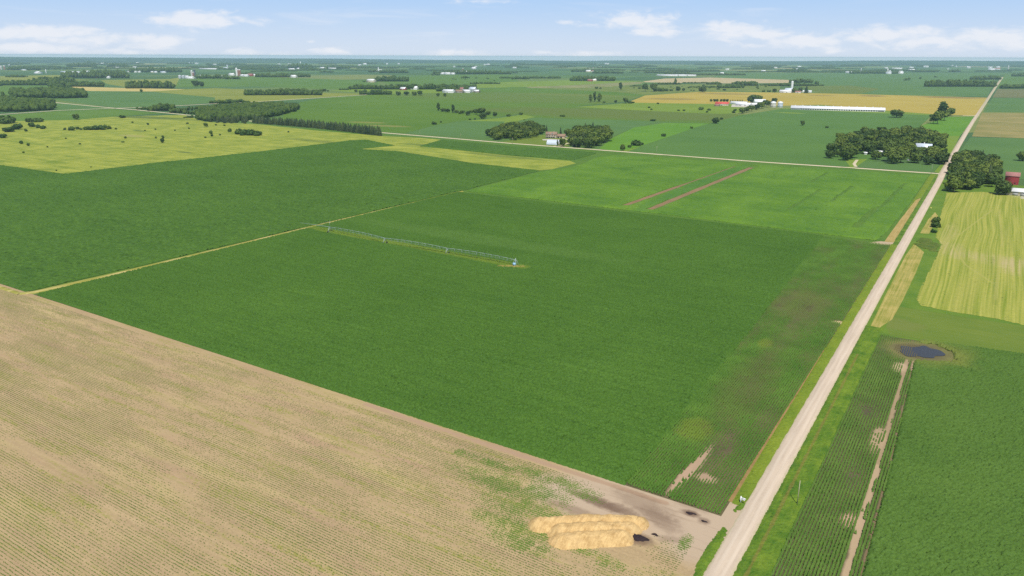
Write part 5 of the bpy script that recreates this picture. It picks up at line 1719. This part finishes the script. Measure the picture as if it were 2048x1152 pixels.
# --- house and sheds in the dense grove
hx2, hy2 = P(1846, 303)
GH = tag(empty("farmhouse", (hx2, hy2, .05), 0), "red-sided farmhouse with a light metal roof and chimney in the dense grove", "house")
w, r = gable(19, 13, 5.2, 5.2, .6)
w.build("wall", wall_red, GH)
rf = r.build("roof", roof_blue, GH)
MB().box(-.6, .6, .5, 1.7, 9.2, 12.2).build("chimney", silo_conc, rf)
MB().box(-8, 8, -9.6, -6.52, 2.5, 2.8).build("porch_roof", wall_red, GH)
for k in (-7, -2.4, 2.4, 7):
    MB().box(k - .15, k + .15, -9.5, -9.2, 0, 2.5).build("porch_post", wall_white, GH)
    f = MB().box(k - .8, k + .8, -6.6, -6.504, 3.2, 4.6).build("window", wall_white, GH)
    MB().box(k - .62, k + .62, -6.64, -6.603, 3.35, 4.45).build("pane", glass_dk, f)
barn(1758, 310, 9, 6, 3.2, 2.2, roof_white, wall_white, "small white shed in a clearing of the dense grove", "shed", "shed", doors=1)
barn(1731, 309, 4, 3, 2.2, 1.0, roof_white, wall_white, "tiny white hut at the grove clearing's left side", "hut", "hut", doors=0)

# --- red barn and low white building at the right edge
RB = barn(2022, 368, 12, 9, 8.5, 3.2, roof_dull, wall_red, "dark red barn with faded roof behind the round tree at the right edge", doors=0, wins=2)
x, y = P(2050, 392)
LB = tag(empty("barn", (x, y, .05), 0), "low white-roofed open barn with cream wall at the right edge", "barn")
w, r = gable(30, 11, 4.2, 2.2, .7)
w.build("wall", wall_cream, LB)
r.build("roof", roof_white, LB)
for k in (-8, -2, 4, 10):
    MB().box(k - 2.2, k + 2.2, -5.58, -5.504, .02, 3.6).build("bay_door", wall_grey, LB)
sheet("pad", PX((2020, 388), (2060, 391), (2062, 400), (2024, 396)), .3, pad_m, "pale yard before the low white barn", cat="yard")

# --- long white barn
a, b = P(1582, 218.5), P(1769, 223.5)
Lx, Ly = (a[0] + b[0]) / 2, (a[1] + b[1]) / 2
LL = math.hypot(b[0] - a[0], b[1] - a[1])
WB = tag(empty("livestock_barn", (Lx, Ly, .05), math.atan2(b[1] - a[1], b[0] - a[0])), "very long low white barn with a row of openings beside the golden field", "barn")
w, r = gable(LL, 26, 4.0, 5.0, .8)
w.build("wall", wall_white, WB)
rf = r.build("roof", roof_white, WB)
for k in range(32):
    xx = -LL / 2 + 24 + (LL - 42) * k / 31
    MB().box(xx - 1.7, xx + 1.7, -13.08, -13.004, 1.0, 3.3).build("opening", glass_dk, WB)
MB().box(-LL / 2 + 2, -LL / 2 + 20, -13.08, -13.004, .8, 3.0).build("opening", wall_grey, WB)
MB().box(LL / 2 - 15, LL / 2 - 2, -13.08, -13.004, .8, 3.0).build("opening", glass_dk, WB)
for k in range(12):
    xx = -LL / 2 + LL * (k + .5) / 12
    MB().box(xx - 1.2, xx + 1.2, -.7, .7, 9.0, 10.3).build("ridge_vent", roof_white, rf)
# --- grain bins beside it
silo(1546, 214.5, 14, 11, silo_conc, "left grain bin of two beside the long white barn", roof_white, name="grain_bin")
silo(1560, 214.5, 13, 11, roof_blue, "right grain bin of two beside the long white barn", roof_white, name="grain_bin")
# --- red-roofed farm and white sheds
barn(1444, 211, 34, 16, 4.5, 4.5, roof_red, wall_cream, "cream house with a bright red roof at the golden field", "farmhouse", "house", rz=.15, wins=5)
barn(1434, 212.5, 12, 9, 3, 2, roof_dull, wall_stone, "small low shed left of the red roof", "shed", "shed", doors=0)
barn(1478, 208.5, 44, 14, 4, 3, roof_white, wall_white, "white shed with open doorway right of the red roof", "shed", "shed", wins=3)
barn(1487, 211.5, 38, 16, 4, 3.5, roof_white, wall_white, "white cattle shed with a dark door in front row", "shed", "shed", doors=2)
barn(1503, 211.5, 36, 14, 4, 3, roof_white, wall_white, "white shed in front of the big dark farm tree", "shed", "shed", wins=4)
barn(1519, 209.5, 30, 18, 8, 6, roof_white, wall_white, "tall white barn half behind the hedge", "barn", "barn", rz=.5)
sheet("pad", PX((1462, 214), (1510, 215), (1512, 211), (1464, 209)), .3, pad_m, "pale farmyard before the white sheds", cat="yard")
# --- white silo farm
silo(1583, 182.5, 9, 34, silo_white, "tall white silo above a white farm at the grain field's top edge", roof_white)
barn(1571, 185.5, 40, 22, 5, 5, roof_white, wall_white, "white barn left of the tall white silo", doors=2)
barn(1578, 184.8, 28, 20, 8, 7, roof_blue, wall_white, "bluish roofed barn at the foot of the tall white silo", axis="x")
barn(1596, 186, 20, 12, 4, 3, roof_dull, wall_white, "small pinkish house right of the tall white silo", "farmhouse", "house")
barn(1605, 184.5, 14, 10, 4, 3, roof_white, wall_white, "little white shed left of the pointed conifer", "shed", "shed", parts=False)
barn(1619, 185, 14, 10, 4, 3, roof_white, wall_white, "little white shed right of the pointed conifer", "shed", "shed", parts=False)
# --- left brick-silo farm
silo(360, 157, 17, 14, roof_grey, "left grey grain bin at the brick silo farm", roof_grey, name="grain_bin")
silo(367, 157, 17, 13, roof_grey, "right grey grain bin at the brick silo farm", roof_grey, name="grain_bin")
silo(384.5, 155.5, 11, 36, silo_conc, "pale concrete silo of the pair at the left farm", roof_white)
silo(390, 155.5, 12, 42, silo_blue, "dark blue silo of the pair at the left farm", silo_blue)
silo(387.5, 156, 9, 30, silo_brick, "brick coloured silo squeezed between two taller ones", roof_white)
barn(381, 157.5, 62, 26, 6, 6, roof_white, wall_white, "white roofed barn at the foot of the silo pair", doors=2)
barn(374, 154.5, 34, 16, 5, 4, roof_white, wall_white, "white shed behind the grey grain bins", "shed", "shed")
barn(400, 152.8, 16, 12, 4, 4, roof_white, wall_white, "white farmhouse in the trees right of the dark silo", "farmhouse", "house")
barn(421, 156, 18, 14, 5, 5, roof_brown, wall_cream, "cream house by the belt right of the dark silo", "farmhouse", "house")
barn(435, 156, 12, 10, 4, 3, roof_white, wall_cream, "small cream shed right of the cream house", "shed", "shed", parts=False)
barn(444.5, 156.8, 32, 18, 8, 6, roof_white, wall_cream, "cream barn at the right end of the tree belt", doors=1)
barn(453, 156.3, 12, 10, 5, 4, roof_white, wall_white, "little pale shed next to the cream barn", "shed", "shed", parts=False)
# --- twin silo farm
silo(474, 152, 12, 44, silo_white, "white silo at the twin silo farm", roof_white)
silo(477.5, 152, 10, 36, silo_brick, "left brick silo at the twin silo farm", roof_white)
silo(480.5, 152, 10, 36, silo_brick, "right brick silo at the twin silo farm", roof_white)
barn(464, 151, 46, 22, 7, 7, roof_white, wall_white, "white barn left of the twin brick silos")
barn(471, 150.8, 34, 20, 8, 7, roof_white, wall_white, "white barn touching the twin brick silos")
barn(485, 152.5, 26, 18, 6, 5, roof_white, wall_white, "white shed right of the twin brick silos", "shed", "shed")
barn(492, 153, 40, 20, 6, 6, roof_white, wall_white, "long white shed between silos and red shed", "shed", "shed")
barn(501, 152, 44, 20, 7, 7, roof_dull, wall_red, "red shed in the twin silo farm's row", "shed", "shed")
barn(509, 152, 36, 18, 6, 6, roof_white, wall_white, "white shed at the right end of the twin silo farm", "shed", "shed")
# --- red and white barns left of centre
barn(565, 154, 30, 20, 9, 7, roof_white, wall_red, "red barn with white roof, left of the belt's two red barns")
barn(573, 153.8, 50, 22, 7, 6, roof_white, wall_red, "red barn with white roof, right of the belt's two red barns")
barn(588, 155, 40, 22, 7, 7, roof_white, wall_white, "white barn right of the two red barns")
barn(594, 153.8, 34, 18, 5, 5, roof_white, wall_red, "small red shed at the end of the tree belt", "shed", "shed")
barn(556.5, 153.8, 20, 16, 5, 5, roof_white, wall_cream, "cream house left of the two red barns", "farmhouse", "house")
barn(541, 153.8, 30, 18, 5, 4, roof_grey, wall_cream, "grey shed at the left part of the tree belt", "shed", "shed")
barn(743, 164.5, 44, 24, 9, 6, roof_white, wall_cream, "cream house alone left of the oval wood", "farmhouse", "house", wins=4)
barn(749.5, 164.5, 16, 12, 4, 4, roof_brown, wall_cream, "small brown-roofed wing beside the cream house", "shed", "shed", parts=False)
# --- centre-left farm
barn(804, 177.5, 20, 14, 6, 6, roof_white, wall_red, "white and red house at the middle woods, leftmost")
barn(807, 180, 24, 14, 5, 5, roof_white, wall_red, "red shed in front of the middle woods houses", "shed", "shed")
barn(815, 177.5, 40, 18, 6, 6, roof_white, wall_white, "white barn at the middle woods")
barn(829, 179, 30, 16, 6, 6, roof_white, wall_white, "white shed right of the middle woods barn", "shed", "shed")
barn(898, 185.5, 44, 20, 7, 4, roof_white, wall_white, "big white shed with a dark doorway below the woods", "shed", "shed", doors=1)
barn(918, 185.5, 34, 16, 5, 5, roof_brown, wall_stone, "brown house right of the big white shed", "farmhouse", "house")
barn(924, 183.5, 14, 12, 9, 6, roof_dull, wall_stone, "narrow tall brown barn beside the white row")
barn(933, 185.3, 34, 18, 6, 4, roof_white, wall_white, "white roofed shed in the row below the woods", "shed", "shed")
barn(946, 184, 26, 18, 10, 7, roof_blue, wall_grey, "grey barn with bluish roof at the row's right end")
barn(954, 185, 20, 14, 5, 4, roof_white, wall_stone, "last small shed of the row below the woods", "shed", "shed")
# --- far centre and right
for args in ((884.5, 148.5, 36, 20, 6, 6, roof_white, wall_white, "white shed left in front of the long centre wood"), (895, 148.8, 50, 22, 7, 6, roof_white, wall_white, "larger white shed in front of the long centre wood"), (906, 149, 30, 18, 6, 6, roof_white, wall_white, "white shed at the right end of the long centre wood's yard"),
             (923, 145.8, 30, 22, 8, 7, roof_white, wall_white, "white barn inside the long centre wood, left"), (931, 145.5, 40, 22, 7, 6, roof_white, wall_white, "white barn inside the long centre wood, right"), (948, 138, 44, 34, 8, 12, roof_white, wall_white, "bright white hall behind the long centre wood"),
             (1176, 144, 50, 26, 8, 8, roof_white, wall_cream, "cream barn before the small dark centre wood"), (1183, 144, 40, 22, 7, 6, roof_dull, wall_white, "reddish roofed barn before the small dark centre wood"), (1160, 143.5, 50, 18, 5, 4, roof_white, wall_white, "low white shed left of the cream barn"), (1185, 162, 44, 18, 6, 5, roof_white, wall_cream, "cream house under the oval dark wood"), (1180, 162.5, 26, 16, 5, 5, roof_dull, wall_red, "reddish shed under the oval dark wood"),
             (1437, 149.3, 34, 16, 5, 4, roof_white, wall_white, "left white shed right of the long white roofs"), (1444, 149, 26, 22, 9, 6, roof_white, wall_white, "tall white shed right of the long white roofs"), (1450, 149.2, 30, 16, 5, 4, roof_white, wall_white, "right white shed right of the long white roofs"),
             (1703, 146.3, 90, 24, 7, 6, roof_white, wall_white, "long white barn left under the right woods"), (1730, 146.5, 90, 24, 7, 6, roof_white, wall_white, "long white barn in the middle under the right woods"), (1716, 145.8, 24, 16, 5, 5, roof_white, wall_white, "small white shed between two long white barns"), (1777, 148, 40, 24, 9, 8, roof_grey, wall_white, "grey roofed barn at the far grain silos"), (1801, 147.5, 40, 24, 8, 8, roof_white, wall_white, "white barn right of the far grain silos"),
             (1794, 138, 105, 34, 8, 5, roof_white, wall_white, "huge bright white barn behind the right woods"), (1823, 141, 56, 26, 8, 6, roof_white, wall_white, "white farm right of the huge white barn"), (1967, 158.8, 50, 16, 5, 5, roof_white, wall_white, "left white shed before the wood at the road"), (1979, 158.8, 60, 16, 6, 5, roof_white, wall_white, "middle white shed before the wood at the road"), (1990, 158.5, 44, 16, 6, 5, roof_grey, wall_white, "grey roofed shed before the wood, nearest the road"),
             (1870, 171.3, 14, 12, 5, 5, roof_white, wall_white, "left of two small white sheds below the long right wood"), (1876, 171.3, 16, 12, 6, 5, roof_white, wall_white, "right of two small white sheds below the long right wood"),
             (1983, 140.5, 60, 30, 9, 8, roof_white, wall_white, "white barn at the far right village"), (1994, 139.5, 60, 30, 10, 8, roof_dull, wall_white, "pinkish roofed barn at the far right village"), (1980, 136, 50, 26, 8, 8, roof_white, wall_white, "rear white barn at the far right village"), (1996, 135.5, 40, 26, 8, 8, roof_white, wall_white, "bluish white barn at the far right village"), (1527, 143.5, 36, 22, 7, 6, roof_white, wall_cream, "orange-white house under the far centre-right woods"),
             (77, 147, 46, 40, 5, 9, roof_white, wall_white, "white tent-like hall on the far left plain"), (131, 145, 100, 30, 5, 4, roof_blue, wall_white, "long pale blue roof on the left, left half"), (151, 145.5, 120, 30, 5, 4, roof_white, wall_white, "long pale roof on the left, right half"), (174, 144.5, 60, 24, 5, 5, roof_white, wall_white, "pale barn at the right end of the long roofs"),
             (180, 156, 28, 16, 6, 6, roof_white, wall_white, "white shed left at the red barn yard"), (184.5, 155.8, 30, 18, 7, 6, roof_white, wall_red, "red barn with white roof at the left wood"), (193.5, 155.5, 36, 16, 6, 6, roof_white, wall_red, "long red barn with white roof at the left wood"), (157, 153.5, 34, 14, 5, 5, roof_dull, wall_red, "faded red shed half in the left wood"), (217, 156.5, 26, 16, 6, 6, roof_white, wall_white, "white house at the right end of the left wood"),
             (20, 140, 46, 26, 7, 7, roof_white, wall_white, "white barn right of the far left silos"), (30, 140.3, 40, 24, 6, 6, roof_white, wall_white, "second white barn right of the far left silos"), (48, 140.8, 60, 20, 5, 4, roof_blue, wall_white, "pale blue long shed at the far left farm"), (271, 145, 26, 16, 6, 5, roof_white, wall_white, "left white house under the dark left belt"), (279, 145, 26, 16, 6, 5, roof_white, wall_white, "second white house under the dark left belt"), (305, 145.3, 26, 16, 6, 5, roof_white, wall_cream, "cream house under the dark left belt"), (312, 145.5, 26, 16, 6, 5, roof_white, wall_white, "white house in the middle under the dark left belt"), (327, 145.8, 52, 20, 6, 5, roof_blue, wall_white, "bluish barn at the right end of the dark left belt"), (260, 144.5, 44, 20, 5, 5, roof_white, wall_cream, "long pale house left of the dark left belt"),
             (163, 133.5, 40, 26, 9, 9, roof_white, wall_white, "white barn between two dark woods, far left"), (188, 128, 60, 36, 9, 9, roof_white, wall_cream, "cream barn on the dark wood, far left"), (233, 135.5, 110, 16, 4, 3, roof_white, wall_cream, "thin long pale barn right of the dark woods"), (418, 138.5, 260, 24, 5, 4, roof_white, wall_white, "very long white barn left of centre, far"), (452, 137.8, 50, 24, 9, 7, roof_blue, wall_white, "bluish barn at the end of the very long white barn"), (430, 130, 60, 26, 8, 7, roof_white, wall_white, "white barn above the very long white barn"),
             (584, 140, 70, 26, 8, 6, roof_white, wall_white, "white barn in front of the village left of centre"), (597, 138.3, 30, 20, 6, 6, roof_white, wall_white, "small white house at the village left of centre"), (604, 138.3, 30, 20, 6, 6, roof_dull, wall_white, "reddish house at the village left of centre"), (599, 133.5, 60, 24, 7, 7, roof_white, wall_cream, "cream barn in the village left of centre"), (608, 133.8, 40, 22, 7, 7, roof_white, wall_white, "white barn in the village left of centre"), (645, 137.5, 50, 24, 8, 7, roof_white, wall_white, "white farm between village and dark belt"), (665, 138, 100, 22, 6, 5, roof_white, wall_white, "long white barn before the dark belt"), (702, 135, 90, 22, 6, 5, roof_white, wall_cream, "long cream barn right of the dark belt"), (730, 129, 60, 34, 9, 9, roof_white, wall_white, "white farm right of the dark belt, far"), (752, 144, 50, 22, 7, 6, roof_white, wall_white, "white barn left of the church-like barn"), (760, 143.5, 40, 24, 10, 8, roof_white, wall_white, "tall white barn like a church in the far centre-left"), (776, 145, 50, 22, 7, 6, roof_white, wall_white, "white barn right of the church-like barn")):
    px_, py_, L_, W_, H_, r_, rf_, wl_, lab_ = args
    barn(px_, py_, L_, W_, H_, r_, rf_, wl_, lab_, parts=False)
# long white roofs at the tan strip
for k, (px_, lab_) in enumerate(((1335, "left third of the long white barns behind the tan strip"), (1353, "middle third of the long white barns behind the tan strip"), (1371, "right third of the long white barns behind the tan strip"))):
    barn(px_, 152, 145, 30, 5, 4, roof_white, wall_white, lab_, parts=False, doors=0)
for (px_, py_, d_, h_, mt, lab_) in ((3, 139.5, 16, 44, silo_conc, "left concrete silo at the far left farm"), (9.5, 139.5, 16, 46, silo_brick, "right brownish silo at the far left farm"), (92.5, 146.8, 6, 40, silo_white, "thin white tower on the far left plain"), (1178, 143.5, 14, 40, silo_white, "white silo behind the cream centre barn"), (757, 143, 10, 46, silo_white, "thin white silo at the church-like barn"), (1721.5, 144.5, 10, 50, silo_conc, "thin silo between the long white barns"), (1774.5, 147.5, 14, 55, silo_conc, "tall thin silo at the far right grain farm"), (1779, 147.8, 18, 26, silo_conc, "short silo at the far right grain farm"), (1799, 147.5, 14, 30, silo_conc, "short silo by the white barn right of the grain farm"), (1803, 147.5, 14, 30, silo_conc, "second short silo right of the grain farm"), (2016, 139.5, 16, 60, silo_conc, "pale tower right of the far right village"), (601, 127, 20, 40, silo_white, "white tower behind the village left of centre"), (926, 143.3, 10, 40, silo_brick, "reddish silo inside the long centre wood"), (455, 137.3, 14, 50, roof_blue, "bluish silo at the very long white barn"), (186, 124, 20, 60, silo_conc, "pale silo on the dark wood, far left"), (941, 183.5, 7, 14, silo_conc, "short silo in the row below the woods"), (1186, 141.5, 10, 40, silo_conc, "slim silo right of the cream centre barn")):
    silo(px_, py_, d_ * .85, h_ * .62 if h_ > 28 else h_ * .8, mt, lab_, roof_white)
# far specks
speck = gable(1, 1, .28, .22, .02)
sw = raw_mesh("wall", speck[0].v, speck[0].f, wall_white)
sr = raw_mesh("roof", speck[1].v, speck[1].f, roof_white)
for k in range(75):
    py_ = 122.5 + 16 * rt.random() ** 1.4
    px_ = rt.uniform(0, 2048)
    py_ += float(np.interp(px_, [0, 1024, 2048], [-2.5, 1.5, 1.5]))
    p = P(px_, py_)
    if p[1] < 0 or dist(p) > 13000 or dist(p) < 4200:
        continue
    e = tag(empty("farm_building", (p[0], p[1], .05), random.choice((0, math.pi / 2, .3))), "white farm building, a speck on the hazy plain under the skyline", "farm building", "white farm specks under the skyline")
    f = dist(p) / 6000
    e.scale = (rt.uniform(12, 34) * f, rt.uniform(8, 14) * f, rt.uniform(9, 15) * f)
    link("wall", sw, e)
    link("roof", sr, e)
